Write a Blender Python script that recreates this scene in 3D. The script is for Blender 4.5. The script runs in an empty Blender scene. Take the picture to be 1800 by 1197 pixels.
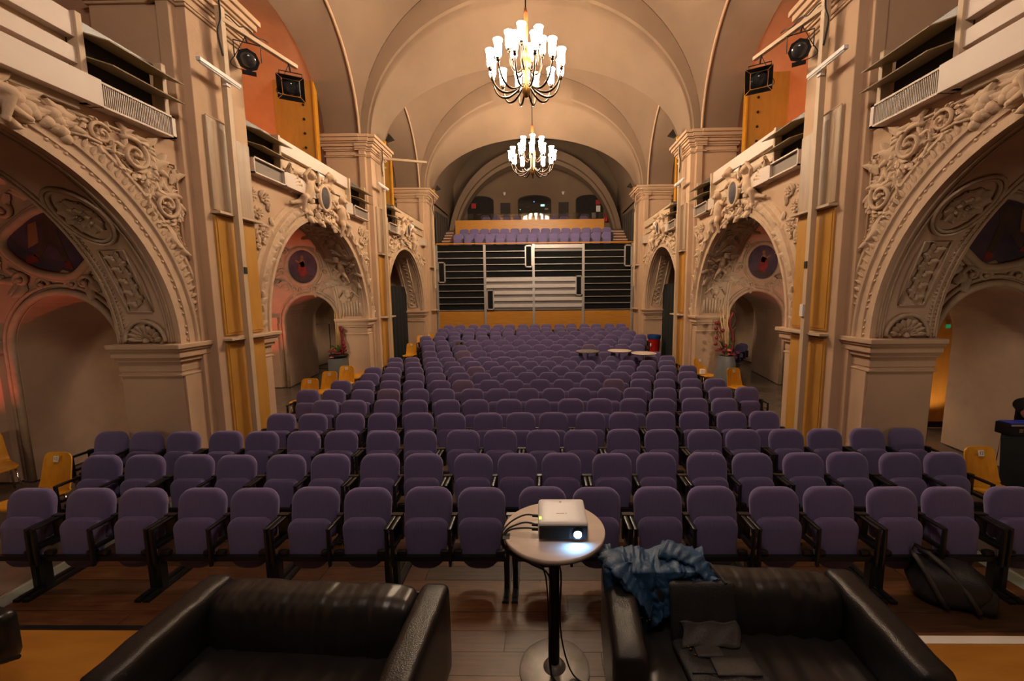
import bpy, bmesh, math, random
from mathutils import Vector, Matrix, Euler
from math import sin, cos, pi, sqrt, radians, atan2
random.seed(11)
scene = bpy.context.scene
col = scene.collection

# ---------------------------------------------------------------- camera
F_PX, YAW, PIT, ROL = 708.83, .0149, .113, -.0091
CAM = Vector((.2643, 0, 2.6537))
def make_camera():
    r0 = Vector((cos(YAW), sin(YAW), 0)); f0 = Vector((-sin(YAW), cos(YAW), 0)); z = Vector((0, 0, 1))
    fw = f0*cos(PIT) - z*sin(PIT); u0 = f0*sin(PIT) + z*cos(PIT)
    r = r0*cos(ROL) + u0*sin(ROL); u = u0*cos(ROL) - r0*sin(ROL)
    cd = bpy.data.cameras.new('camera'); cd.sensor_width = 36; cd.lens = 36*F_PX/1800
    cd.shift_x = -(940.1-900)/1800; cd.shift_y = (599.3-598.5)/1800
    cd.clip_start = .05; cd.clip_end = 200
    co = bpy.data.objects.new('camera', cd); col.objects.link(co)
    co.matrix_world = Matrix(((r.x, u.x, -fw.x, CAM.x), (r.y, u.y, -fw.y, CAM.y), (r.z, u.z, -fw.z, CAM.z), (0, 0, 0, 1)))
    scene.camera = co
make_camera()

# ---------------------------------------------------------------- world and exposure
w = bpy.data.worlds.new('world'); scene.world = w; w.use_nodes = True
w.node_tree.nodes['Background'].inputs[0].default_value = (1, .72, .5, 1)
w.node_tree.nodes['Background'].inputs[1].default_value = .008
scene.view_settings.view_transform = 'Standard'; scene.view_settings.look = 'None'
scene.view_settings.gamma = 1; scene.view_settings.use_curve_mapping = False
scene.view_settings.exposure = 0.9
scene.cycles.max_bounces = 6; scene.cycles.diffuse_bounces = 3; scene.cycles.glossy_bounces = 3; scene.cycles.use_adaptive_sampling = True; scene.cycles.adaptive_threshold = .05
scene.cycles.sample_clamp_indirect = 4
LAMP = 62.0                       # radiance of the chandelier glasses
LAMP_COL = (1, .76, .52)

# ---------------------------------------------------------------- materials
def M(name, c, rough=.6, metal=0, var=.12, scale=4, bump=0, bscale=60, bdist=.02, bstretch=None, bdetail=5, emit=None, est=0, stretch=None, spec=None, c2=None, trans=0, alpha=1):
    m = bpy.data.materials.new(name); m.use_nodes = True
    nt = m.node_tree; b = nt.nodes['Principled BSDF']
    b.inputs['Roughness'].default_value = rough; b.inputs['Metallic'].default_value = metal
    if spec is not None: b.inputs['Specular IOR Level'].default_value = spec
    if trans: b.inputs['Transmission Weight'].default_value = trans
    if alpha < 1: b.inputs['Alpha'].default_value = alpha
    tc = nt.nodes.new('ShaderNodeTexCoord'); vec = tc.outputs['Object']
    if stretch:
        mp = nt.nodes.new('ShaderNodeMapping'); mp.inputs['Scale'].default_value = stretch
        nt.links.new(vec, mp.inputs[0]); vec = mp.outputs[0]
    if var or c2:
        n = nt.nodes.new('ShaderNodeTexNoise'); n.inputs['Scale'].default_value = scale; n.inputs['Detail'].default_value = 6
        n.inputs['Roughness'].default_value = .6
        nt.links.new(vec, n.inputs['Vector'])
        r = nt.nodes.new('ShaderNodeValToRGB')
        a = [max(0, k*(1-var)) for k in c]; d = c2 or [min(1, k*(1+var)) for k in c]
        r.color_ramp.elements[0].position = .3; r.color_ramp.elements[1].position = .7
        r.color_ramp.elements[0].color = (*a, 1); r.color_ramp.elements[1].color = (*d, 1)
        nt.links.new(n.outputs['Fac'], r.inputs[0]); nt.links.new(r.outputs[0], b.inputs['Base Color'])
    else: b.inputs['Base Color'].default_value = (*c, 1)
    if bump:
        n2 = nt.nodes.new('ShaderNodeTexNoise'); n2.inputs['Scale'].default_value = bscale; n2.inputs['Detail'].default_value = bdetail
        if bstretch:
            m2 = nt.nodes.new('ShaderNodeMapping'); m2.inputs['Scale'].default_value = bstretch; nt.links.new(tc.outputs['Object'], m2.inputs[0]); nt.links.new(m2.outputs[0], n2.inputs['Vector'])
        else: nt.links.new(vec, n2.inputs['Vector'])
        bp = nt.nodes.new('ShaderNodeBump'); bp.inputs['Strength'].default_value = bump; bp.inputs['Distance'].default_value = bdist
        nt.links.new(n2.outputs['Fac'], bp.inputs['Height']); nt.links.new(bp.outputs[0], b.inputs['Normal'])
    if emit:
        b.inputs['Emission Color'].default_value = (*emit, 1); b.inputs['Emission Strength'].default_value = est
    return m
PL = M('plaster', (.56, .38, .245), .85, var=.07, scale=1.3, bump=.12, bscale=25)
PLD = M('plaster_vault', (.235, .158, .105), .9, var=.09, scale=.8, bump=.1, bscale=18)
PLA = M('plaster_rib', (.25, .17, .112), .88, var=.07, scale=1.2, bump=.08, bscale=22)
PLC = M('plaster_chapel', (.56, .39, .27), .9, var=.14, scale=1.6, bump=.1, bscale=22)
ST = M('stucco', (.60, .43, .285), .8, var=.10, scale=7, bump=.18, bscale=70)
STD = M('stucco_chapel', (.50, .37, .25), .85, var=.16, scale=6, bump=.2, bscale=60)
SALMON = M('salmon_plaster', (.46, .27, .175), .9, var=.12, scale=1.5, bump=.1, bscale=20)
CREAM = M('cream_panel', (.58, .43, .28), .55, var=.05, scale=2, bump=.03)
WHITEP = M('pale_metal_panel', (.60, .48, .39), .45, var=.04, scale=2)
TAN = M('tan_panel', (.42, .33, .22), .6, var=.08)
LOUV = M('louvre_sheet', (.30, .22, .12), .5, var=.15, scale=6)
BLACK = M('black_paint', (.012, .011, .012), .5, var=.2)
DARK = M('dark_void', (.02, .016, .014), .9, var=.2)
GBLACK = M('matt_black_board', (.010, .010, .010), .9, var=.2, spec=.08)
DUCT = M('slate_duct', (.05, .05, .06), .35, var=.2)
GRILLE = M('grille_grey', (.40, .33, .27), .5, .2, var=.1)
MESHG = M('grille_mesh', (.20, .16, .125), .6, .2, var=.1, scale=90)
CLOTHP = M('wall_cloth', (.43, .31, .20), .45, var=.22, scale=2.2, stretch=(6, 6, .4), bump=.1, bscale=30)
def wood(name, a, b, sc, rough=.4, stretch=(1, 12, 12), bump=.05):
    return M(name, a, rough, var=.0, scale=sc, c2=b, stretch=stretch, bump=bump, bscale=14, bdist=.006)
BIRCH = wood('birch_plywood', (.50, .245, .042), (.60, .31, .06), 2.5, .4, (3, 3, .8), .02)
BIRCHX = wood('birch_veneer', (.40, .165, .018), (.52, .24, .03), 2.2, .4, (1, 9, 14))
CHAIRW = wood('beech_plywood', (.70, .30, .02), (.85, .42, .04), 2.5, .32, (6, 6, 1.5))
FLOORW = [wood('floor_plank_%s' % n, a, b, 2.6, .40, (1.2, 14, 6), .12) for n, a, b in (
    ('umber', (.052, .020, .007), (.135, .055, .020)), ('chestnut', (.070, .027, .009), (.175, .072, .025)), ('walnut', (.030, .014, .007), (.085, .040, .018)))]
FLOORD = wood('floor_wood_dark', (.03, .014, .007), (.085, .040, .018), 2.4, .4, (1.2, 9, 6), .1)
STAGEW = wood('stage_plywood', (.36, .14, .016), (.47, .21, .03), 1.6, .45, (1, 5, 5))
STONE = M('polished_stone_floor', (.155, .125, .095), .22, var=.18, scale=2.5, bump=.02)
STRIP = M('aluminium_edge', (.30, .34, .29), .45, .3, var=.1)
TAPE = M('white_tape', (.82, .76, .68), .6, var=.03)
FAB = M('purple_fabric', (.142, .114, .25), .95, var=.10, scale=5, stretch=(26, 1, 2), bump=.35, bscale=420, spec=.2)
_b = FAB.node_tree.nodes['Principled BSDF']; _b.inputs['Sheen Weight'].default_value = .55; _b.inputs['Sheen Roughness'].default_value = .45
_b.inputs['Sheen Tint'].default_value = (.8, .7, .95, 1)
FABB = M('brown_purple_fabric', (.165, .118, .215), .95, var=.12, scale=5, bump=.35, bscale=420, spec=.2)
_b = FABB.node_tree.nodes['Principled BSDF']; _b.inputs['Sheen Weight'].default_value = .55; _b.inputs['Sheen Tint'].default_value = (.9, .75, .85, 1)
PLAS = M('black_plastic', (.012, .011, .012), .32, var=.1)
STEELB = M('black_steel', (.012, .012, .013), .38, .2, var=.1)
CHROME = M('chrome', (.72, .68, .62), .16, 1, var=0)
ALU = M('aluminium', (.62, .60, .58), .34, .75, var=.06)
ALUW = M('bright_aluminium_board', (.60, .56, .54), .35, .25, var=.06, stretch=(1, 1, 4))
ALUG = M('grey_aluminium_board', (.22, .2, .19), .4, .25, var=.06)
IRON = M('dull_steel', (.27, .25, .235), .45, .55, var=.3, scale=6)
LEATHER = M('black_leather', (.013, .012, .012), .33, var=.15, scale=8, bump=.22, bscale=160, spec=.55)
LEATHERB = M('creased_leather', (.016, .014, .014), .34, var=.15, scale=8, bump=.55, bscale=1.6, bdist=.06, bdetail=1.2, bstretch=(6, 1.5, .9), spec=.55)
LEATHERS = M('creased_seat_leather', (.016, .014, .014), .34, var=.15, scale=8, bump=.45, bscale=1.6, bdist=.05, bdetail=1.2, bstretch=(5, 1.2, 2), spec=.55)
GLASS_FILL = M('fill_lamp_glass', (.95, .9, .82), .35, var=0, emit=(1, .80, .66), est=LAMP*.6)  # glass of the added fill-light chandelier
GLASSW = M('lamp_glass', (.95, .9, .82), .35, var=0, emit=LAMP_COL, est=LAMP)
BRONZE = M('dark_bronze', (.03, .02, .014), .28, .9, var=.2)
BRASS = M('gold_brass', (.30, .16, .05), .35, 1, var=.1)
CORDO = M('orange_canopy_tube', (.24, .07, .02), .5, var=.1)
WHITE = M('white_enamel', (.82, .79, .76), .35, var=.03)
CARD = M('white_card', (.85, .82, .78), .6, var=0)
INK = M('black_ink', (.01, .01, .01), .6, var=0)
RED = M('red_plastic', (.50, .012, .01), .4, var=.06)
BLUE = M('blue_plastic', (.02, .08, .30), .4, var=.06)
CURT = M('black_curtain', (.009, .012, .012), .95, var=.2)
PAINT = M('fresco_blue', (.035, .026, .060), .75, var=.0, scale=2.2, c2=(.12, .072, .10), bump=.05)
PAINTR = M('fresco_red', (.24, .03, .022), .75, var=.3, scale=6)
PAINTB = M('fresco_umber', (.075, .045, .035), .75, var=.3, scale=6)
PAINTS = M('fresco_ochre', (.28, .13, .06), .75, var=.3, scale=5)
LENS = M('smoked_lens', (.05, .05, .055), .08, var=0, spec=.8)
PROJ = M('pale_plastic', (.74, .72, .74), .38, var=.05)
BEAM = M('projector_beam', (.6, .8, 1), .3, var=0, emit=(.20, .52, 1), est=160)
TABLET = wood('table_maple', (.66, .54, .46), (.76, .64, .56), 2, .28, (2, 8, 4), 0)
JACKET = M('blue_jacket_nylon', (.014, .058, .135), .55, var=.2, scale=6, bump=.25, bscale=45)
BAGM = M('black_bag_nylon', (.018, .017, .018), .6, var=.3, scale=9, bump=.3, bscale=120)
BAGG = M('grey_bag_lining', (.05, .045, .042), .7, var=.3, scale=9, bump=.2, bscale=80)
REDFL = M('dark_red_petals', (.16, .008, .014), .6, var=.3)
PINKFL = M('pink_petals', (.55, .12, .12), .6, var=.3)
GREEN = M('green_leaf', (.08, .13, .015), .6, var=.3)
STICK = M('pale_cane', (.56, .36, .17), .6, var=.15)
VASE = M('grey_zinc', (.16, .17, .17), .5, .3, var=.1)
GLASS = M('sheet_glass', (.9, .95, .92), .03, var=0, trans=1, alpha=.42)
SKIN = M('skin', (.45, .2, .12), .5, var=.08)
TEE = M('black_cotton', (.012, .012, .013), .9, var=.2)
HAIR = M('brown_hair', (.05, .025, .015), .6, var=.3, scale=30)
CLEAR = M('clear_plastic', (.6, .62, .68), .1, var=0, trans=.6)
SIGNR = M('red_sign', (.45, .02, .02), .5, var=0)
SIGNG = M('green_sign', (.02, .25, .10), .5, var=0, emit=(.05, .6, .25), est=.12)
SCREEN = M('screen_glow', (.1, .5, .5), .3, var=0, emit=(.35, .8, .75), est=1.2)
SCREENB = M('blue_led', (.05, .1, .9), .3, var=0, emit=(.1, .25, 1), est=2)
LEDG = M('green_led', (.3, .8, .05), .3, var=0, emit=(.5, 1, .02), est=2)
DARKP = M('dark_panel', (.032, .025, .020), .7, var=.2)
STEPR = M('red_wood_step', (.14, .05, .02), .5, var=.2)
YELLOWP = M('yellow_paint', (.6, .33, .03), .5, var=.1)

# ---------------------------------------------------------------- mesh helpers
class MB:
    def __init__(s, sx=1): s.v = []; s.f = []; s.sx = sx
    def add(s, vs, fs):
        n = len(s.v); s.v.extend([tuple(p) for p in vs]); s.f.extend([tuple(i+n for i in f) for f in fs]); return s
    def box(s, x0, x1, y0, y1, z0, z1, M4=None):
        vs = [Vector((x, y, z)) for z in (z0, z1) for y in (y0, y1) for x in (x0, x1)]
        if M4 is not None: vs = [M4 @ p for p in vs]
        return s.add(vs, [(0, 2, 3, 1), (4, 5, 7, 6), (0, 1, 5, 4), (2, 6, 7, 3), (0, 4, 6, 2), (1, 3, 7, 5)])
    def grid(s, fn, nu, nv, cu=False, cv=False):
        us = nu if cu else nu+1; vs_ = nv if cv else nv+1
        vs = [fn(i/nu, j/nv) for i in range(us) for j in range(vs_)]
        fs = []
        for i in range(nu):
            for j in range(nv):
                a = i*vs_+j; b = ((i+1) % us)*vs_+j
                fs.append((a, b, ((i+1) % us)*vs_+(j+1) % vs_, i*vs_+(j+1) % vs_))
        return s.add(vs, fs)
    def tube(s, pts, r, n=6, caps=True, closed=False):
        pts = [Vector(p) for p in pts]; m = len(pts)
        rs = r if isinstance(r, (list, tuple)) else [r]*m
        t0 = (pts[1]-pts[0]).normalized(); ref = Vector((0, 0, 1)) if abs(t0.z) < .9 else Vector((1, 0, 0))
        nrm = t0.cross(ref).normalized(); vs = []
        for k in range(m):
            if closed: t = (pts[(k+1) % m]-pts[k-1])
            else: t = (pts[min(k+1, m-1)]-pts[max(k-1, 0)])
            if t.length < 1e-9: t = t0
            t.normalize(); nrm = (nrm - t*nrm.dot(t))
            if nrm.length < 1e-6: nrm = t.orthogonal()
            nrm.normalize(); bi = t.cross(nrm)
            for j in range(n):
                a = 2*pi*j/n; vs.append(pts[k]+(nrm*cos(a)+bi*sin(a))*rs[k])
        fs = []
        for k in range(m if closed else m-1):
            k2 = (k+1) % m
            for j in range(n): fs.append((k*n+j, k*n+(j+1) % n, k2*n+(j+1) % n, k2*n+j))
        if caps and not closed: fs += [tuple(range(n))[::-1], tuple((m-1)*n+j for j in range(n))]
        return s.add(vs, fs)
    def lathe(s, prof, n=20, c=(0, 0, 0), M4=None, caps=True):
        vs = []; m = len(prof)
        for (r, z) in prof:
            for j in range(n):
                a = 2*pi*j/n; p = Vector((r*cos(a), r*sin(a), z))
                if M4 is not None: p = M4 @ p
                vs.append(p+Vector(c))
        fs = [(k*n+j, k*n+(j+1) % n, (k+1)*n+(j+1) % n, (k+1)*n+j) for k in range(m-1) for j in range(n)]
        if caps: fs += [tuple(range(n))[::-1], tuple((m-1)*n+j for j in range(n))]
        return s.add(vs, fs)
    def prism(s, poly, fn, d0, d1):
        n = len(poly); vs = [fn(a, b, d0) for a, b in poly]+[fn(a, b, d1) for a, b in poly]
        return s.add(vs, [tuple(range(n))[::-1], tuple(range(n, 2*n))]+[(i, (i+1) % n, n+(i+1) % n, n+i) for i in range(n)])
    def ell(s, c, r, nu=10, nv=6, M4=None):
        r = r if isinstance(r, (tuple, list, Vector)) else (r, r, r)
        vs = []
        for j in range(1, nv):
            ph = pi*j/nv
            for i in range(nu):
                a = 2*pi*i/nu; p = Vector((r[0]*sin(ph)*cos(a), r[1]*sin(ph)*sin(a), r[2]*cos(ph)))
                vs.append((M4 @ p if M4 is not None else p)+Vector(c))
        for q in (Vector((0, 0, r[2])), Vector((0, 0, -r[2]))): vs.append((M4 @ q if M4 is not None else q)+Vector(c))
        fs = [(j*nu+i, (j+1)*nu+i, (j+1)*nu+(i+1) % nu, j*nu+(i+1) % nu) for j in range(nv-2) for i in range(nu)]
        T = (nv-1)*nu
        fs += [(T, i, (i+1) % nu) for i in range(nu)]+[((nv-2)*nu+(i+1) % nu, (nv-2)*nu+i, T+1) for i in range(nu)]
        return s.add(vs, fs)
    def rbox(s, c, size, r, n=6, fn=None, M4=None):
        # a box with rounded edges, n cells a side, optional displacement fn
        h = [k/2 for k in size]; c = Vector(c)
        for ax in range(3):
            for sg in (-1, 1):
                def P(u, v, ax=ax, sg=sg):
                    q = [0, 0, 0]; q[ax] = sg*h[ax]
                    e = lambda t, L: (lambda k: (-1+2*k)*L)(t if n < 3 else (0 if t == 0 else 1 if t == 1 else (t*n-.55)/(n-1.1)*.999+.0005))
                    q[(ax+1) % 3] = e(u, h[(ax+1) % 3]); q[(ax+2) % 3] = e(v, h[(ax+2) % 3])
                    q = Vector(q); i = Vector([max(-(h[k]-r), min(h[k]-r, q[k])) for k in range(3)])
                    d = q-i
                    if d.length > 1e-9: q = i+d.normalized()*min(r, d.length if d.length < r else r)
                    if fn: q = fn(q)
                    return (M4 @ q if M4 is not None else q)+c
                s.grid(P, n, n)
        return s
    def build(s, name, mat, parent=None, smooth=False, weld=False, local=False, bevel=0):
        me = bpy.data.meshes.new(name)
        off = Vector((0, 0, 0))
        p = parent
        if not local:
            while p is not None: off += Vector(p.location); p = p.parent
        me.from_pydata([(q[0]*s.sx-off.x, q[1]-off.y, q[2]-off.z) for q in s.v], [], s.f)
        bm = bmesh.new(); bm.from_mesh(me)
        if weld: bmesh.ops.remove_doubles(bm, verts=bm.verts, dist=1e-4)
        bmesh.ops.recalc_face_normals(bm, faces=bm.faces)
        bm.to_mesh(me); bm.free()
        if smooth:
            me.shade_smooth() if smooth is True else me.polygons.foreach_set('use_smooth', [True]*len(me.polygons))
        me.materials.append(mat)
        o = bpy.data.objects.new(name, me); col.objects.link(o)
        if parent is not None: o.parent = parent
        if smooth == 'auto':
            me.set_sharp_from_angle(angle=radians(42))
        if bevel:
            b = o.modifiers.new('bevel', 'BEVEL'); b.width = bevel; b.segments = 2; b.limit_method = 'ANGLE'
        return o
def thing(name, label, cat, loc=(0, 0, 0), group=None, rz=0):
    o = bpy.data.objects.new(name, None); col.objects.link(o); o.location = loc; o.rotation_euler = (0, 0, rz)
    o.empty_display_size = .1; o['label'] = label; o['category'] = cat
    if group: o['group'] = group
    return o
def tag(o, label, cat, group=None):
    o['label'] = label; o['category'] = cat
    if group: o['group'] = group
    return o
def struct(o, label, cat):
    o['kind'] = 'structure'; o['label'] = label; o['category'] = cat; return o
def stuff(o): o['kind'] = 'stuff'; return o
def dup(root, loc, rz=0, label=None, group=None):
    def cp(o, par):
        c = o.copy(); col.objects.link(c)
        if par is not None: c.parent = par
        for k in o.children: cp(k, c)
        return c
    r = cp(root, None); r.location = loc; r.rotation_euler = (0, 0, rz)
    if label: r['label'] = label
    if group: r['group'] = group
    return r
def text_mesh(txt, size, name, mat, parent, M4):
    cu = bpy.data.curves.new(name, 'FONT'); cu.body = txt; cu.size = size; cu.align_x = 'CENTER'; cu.align_y = 'CENTER'; cu.resolution_u = 2
    to = bpy.data.objects.new(name, cu); col.objects.link(to)
    dg = bpy.context.evaluated_depsgraph_get(); me = bpy.data.meshes.new_from_object(to.evaluated_get(dg))
    bpy.data.objects.remove(to); me.transform(M4); me.materials.clear(); me.materials.append(mat)
    o = bpy.data.objects.new(name, me); col.objects.link(o)
    if parent is not None: o.parent = parent
    return o
ORD = ['zeroth', 'first', 'second', 'third', 'fourth', 'fifth', 'sixth', 'seventh', 'eighth', 'ninth', 'tenth', 'eleventh', 'twelfth', 'thirteenth', 'fourteenth',
       'fifteenth', 'sixteenth', 'seventeenth', 'eighteenth', 'nineteenth', 'twentieth', 'twenty-first', 'twenty-second']
# ---------------------------------------------------------------- hall dimensions
XW = 4.62; TH = .84; XO = 8.4; ZS = 2.05; RB = 2.28; ZG = 4.74
BAYS = [(3.15, 2.19), (9.22, 2.05), (14.85, 2.02)]
PIERS = [6.25, 12.17, 17.7]
YCUT = [-1.6, 6.25, 12.1, 18.3]
SIDES = ((-1, 'left'), (1, 'right'))
def arch_pt(i, th, k=0): yc, a = BAYS[i]; return yc+(a+k)*cos(th), ZS+(RB+k)*sin(th)
def lerp(a, b, t): return a+(b-a)*t

# ------------------------------------------------- relief tools: P(u, v, w) maps a flat drawing onto a surface
def scroll(mb, P, cx, cy, r, turns=1.4, a0=0, d=1, t=.03, h=.05, n=22):
    pts = []; rs = []
    for k in range(n+1):
        q = k/n; th = a0+d*turns*2*pi*q; rr = r*(1-.88*q)
        pts.append(P(cx+rr*cos(th), cy+rr*sin(th), h*(.35+.65*q))); rs.append(t*(1-.45*q))
    mb.tube(pts, rs, 6); c = P(cx, cy, h*.8); mb.ell(c, t*.95, 8, 5)
def leaf(mb, P, x, y, ang, L, W, h=.05, curl=.6, n=5, bend=0):
    def fn(u, v):
        s_ = (v-.5)*2; wd = W*sin(pi*min(1, u*.92+.06))**.8*(1+.16*cos(u*5*pi))
        a = ang+bend*u; px = x+L*u*cos(ang+bend*u*.5)-s_*wd*sin(a); py = y+L*u*sin(ang+bend*u*.5)+s_*wd*cos(a)
        return P(px, py, .004+h*(.35+curl*u)*(1-.75*s_*s_)*(1 if abs(s_) > .3 else .8))
    mb.grid(fn, n, 4)
def blob(mb, P, x, y, r, h=None, nu=9, nv=6):
    c = Vector(P(x, y, 0)); o = Vector(P(x, y, 1))-c; h = h or r
    mb.ell(c+o*h*.4, r, nu, nv)
def acanthus(mb, P, cx, cy, r, a0=0, d=1, leaves=6, t=.034, h=.07):
    scroll(mb, P, cx, cy, r, 1.5, a0, d, t, h)
    for k in range(leaves*2):
        th = a0+d*(1.0+k*4.6/leaves/2); ll = r*random.uniform(.45, .75)
        leaf(mb, P, cx+r*.95*cos(th), cy+r*.95*sin(th), th+d*random.uniform(.2, 1.2), ll, ll*.30, h*.7, .9, bend=d*random.uniform(.5, 1.3))
    for k in range(leaves):
        th = a0+d*(.2+k*5.0/leaves); rr = r*(1.02-.10*k/leaves)
        leaf(mb, P, cx+rr*cos(th), cy+rr*sin(th), th+d*.9, r*.62, r*.20, h*.8, .8, bend=d*.8)
    for k in range(5):
        th = 2*pi*k/5; leaf(mb, P, cx+.03*cos(th), cy+.03*sin(th), th, r*.34, r*.12, h*1.1, .6, n=3)
def flower(mb, P, cx, cy, r, n=8, h=.06, rings=2):
    for q in range(rings):
        rr = r*(1-.42*q)
        for k in range(n):
            th = 2*pi*(k+.5*q)/n
            leaf(mb, P, cx+rr*.2*cos(th), cy+rr*.2*sin(th), th, rr*.8, rr*.40, h*(.8+.5*q), .35, n=4)
    blob(mb, P, cx, cy, r*.17, h*.9)
def beads(mb, P, pts, r=.014, step=.05):
    for (a, b) in zip(pts, pts[1:]):
        L = math.hypot(b[0]-a[0], b[1]-a[1]); n = max(1, int(L/step))
        for k in range(n):
            t = k/n; c = P(lerp(a[0], b[0], t), lerp(a[1], b[1], t), .006); mb.ell(c, r, 5, 4)
def strip(mb, P, pts, r=.012, w=.01): mb.tube([P(x, y, w) for x, y in pts], r, 5)
def remeshed(name, caps, balls, mat, parent, vox=.014, sx=1, P=None):
    mb = MB(sx); mp = P or (lambda a, b, c: Vector((a, b, c)))
    for p0, r0, p1, r1 in caps:
        a, b = Vector(mp(*p0)), Vector(mp(*p1)); n = max(4, int((b-a).length/.03))
        mb.tube([a.lerp(b, k/n) for k in range(n+1)], [lerp(r0, r1, k/n) for k in range(n+1)], 10)
        mb.ell(a, r0, 10, 8); mb.ell(b, r1, 10, 8)
    for p, r in balls: mb.ell(Vector(mp(*p)), r, 12, 9)
    o = mb.build(name, mat, parent, smooth='flat')
    m = o.modifiers.new('remesh', 'REMESH'); m.mode = 'VOXEL'; m.voxel_size = vox; m.use_smooth_shade = True
    sm = o.modifiers.new('smooth', 'SMOOTH'); sm.iterations = 4; sm.factor = .5
    return o
def putto(name, parent, P, o, s=1.0, flip=1, pose=0, sx=1):
    # a chubby stucco child: (u, v, w) local offsets scaled by s, u mirrored by flip
    J = {0: dict(head=(.0, .36, .16), neck=(.0, .26, .12), chest=(.02, .16, .11), belly=(.05, .02, .13), hip=(.10, -.10, .10),
                 k1=(.32, -.14, .20), f1=(.30, -.40, .14), k2=(.34, -.24, .10), f2=(.56, -.30, .06),
                 sh1=(.11, .20, .12), e1=(.24, .30, .18), h1=(.10, .46, .22), sh2=(-.10, .20, .10), e2=(-.24, .10, .16), h2=(-.36, .20, .14)),
         1: dict(head=(.02, .38, .15), neck=(.0, .28, .11), chest=(-.02, .17, .10), belly=(-.02, .02, .13), hip=(.0, -.12, .11),
                 k1=(.16, -.26, .24), f1=(.10, -.50, .18), k2=(-.14, -.28, .22), f2=(-.16, -.54, .14),
                 sh1=(.10, .22, .11), e1=(.22, .06, .18), h1=(.08, -.06, .26), sh2=(-.12, .22, .11), e2=(-.26, .14, .12), h2=(-.40, .22, .12))}[pose]
    g = {k: (o[0]+flip*s*a, o[1]+s*b, s*c) for k, (a, b, c) in J.items()}
    cp = lambda a, ra, b, rb: (g[a], ra*s, g[b], rb*s)
    caps = [cp('neck', .05, 'chest', .10), cp('chest', .105, 'belly', .115), cp('belly', .115, 'hip', .11), cp('hip', .085, 'k1', .06), cp('k1', .058, 'f1', .032),
            cp('hip', .085, 'k2', .058), cp('k2', .056, 'f2', .032), cp('sh1', .05, 'e1', .04), cp('e1', .04, 'h1', .028), cp('sh2', .05, 'e2', .04), cp('e2', .04, 'h2', .028),
            cp('chest', .08, 'sh1', .05), cp('chest', .08, 'sh2', .05)]
    hd = g['head']
    balls = [(hd, .105*s), ((hd[0]+flip*.05*s, hd[1]-.02*s, hd[2]+.07*s), .045*s), ((hd[0]-flip*.05*s, hd[1]-.03*s, hd[2]+.06*s), .045*s),
             ((hd[0], hd[1]-.01*s, hd[2]+.105*s), .018*s), (g['f1'], .04*s), (g['f2'], .04*s), (g['h1'], .036*s), (g['h2'], .036*s)]
    for k in range(9):
        a = 2*pi*k/9; balls.append(((hd[0]+.085*s*cos(a), hd[1]+.05*s+.05*s*sin(a), hd[2]-.01*s), .034*s))
    return remeshed(name, caps, balls, ST, parent, .013*s+.003, sx, P)

# ---------------------------------------------------------------- floor
fl = MB(); fl.box(-9, 9, -2, 25, -.12, -.02)
floor = struct(fl.build('floor', STONE), 'grey polished stone floor of the hall and side aisles', 'floor')
FX0, FX1, FY0, FY1 = -4.42, 4.56, 1.2, 11.9
MB().box(FX0, FX1, 4.9, FY1, -.02, -.002).build('wooden_floor_field', FLOORD, floor)
pw = .192; y = FY0; plank_meshes = {}
random.seed(3); nplank = 0
while y < 4.9-1e-3:
    x = FX0-random.uniform(0, 1.2); row_h = min(pw, 4.9-y)
    while x < FX1:
        L = random.choice((1.0, 1.3, 1.6, 1.9)); x0, x1 = max(x, FX0), min(x+L, FX1)
        if x1-x0 > .06:
            mb = MB(); mb.box(x0+.0015, x1-.0015, y+.0015, y+row_h-.0015, -.02, random.uniform(-.0012, .0012))
            mb.build('plank', random.choice(FLOORW), floor); nplank += 1
        x += L
    y += pw
for s_, nm in SIDES:
    xe = FX0 if s_ < 0 else FX1
    m = MB(); m.box(min(xe, xe+s_*.16), max(xe, xe+s_*.16), FY0, FY1, -.02, .004); m.build('edge_strip', STRIP, floor)
    m = MB(); m.box(min(xe+s_*.16, xe+s_*.18), max(xe+s_*.16, xe+s_*.18), FY0, FY1, -.02, .012); m.build('edge_trim', ALU, floor)
# the raked rear part the last seven rows stand on
rk = MB()
for k in range(7):
    y0 = 3.63+.819*(11+k)-.62
    rk.box(-4.5, 4.5, y0, 18.4, -.02 if k == 0 else .078*k-.002, .078*(k+1)-.02)
rk.build('raked_step', FLOORD, floor)
st = thing('stage_floor', 'orange plywood stage floor beside the left sofa', 'stage floor', (-3.6, 1.7, 0))
MB().box(-5.6, -2.02, .3, 2.9, 0, .02).build('plywood_sheet', STAGEW, st, bevel=.003); MB().box(-5.6, -2.02, 2.9, 2.945, 0, .022).build('edge_strip', STEELB, st)
st = thing('stage_floor', 'orange plywood stage floor beside the right sofa with white taped edge', 'stage floor', (3.6, 1.7, 0))
MB().box(2.45, 5.8, .3, 2.80, 0, .02).build('plywood_sheet', STAGEW, st, bevel=.003); MB().box(2.45, 5.8, 2.80, 2.87, 0, .022).build('edge_tape', TAPE, st)

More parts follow.
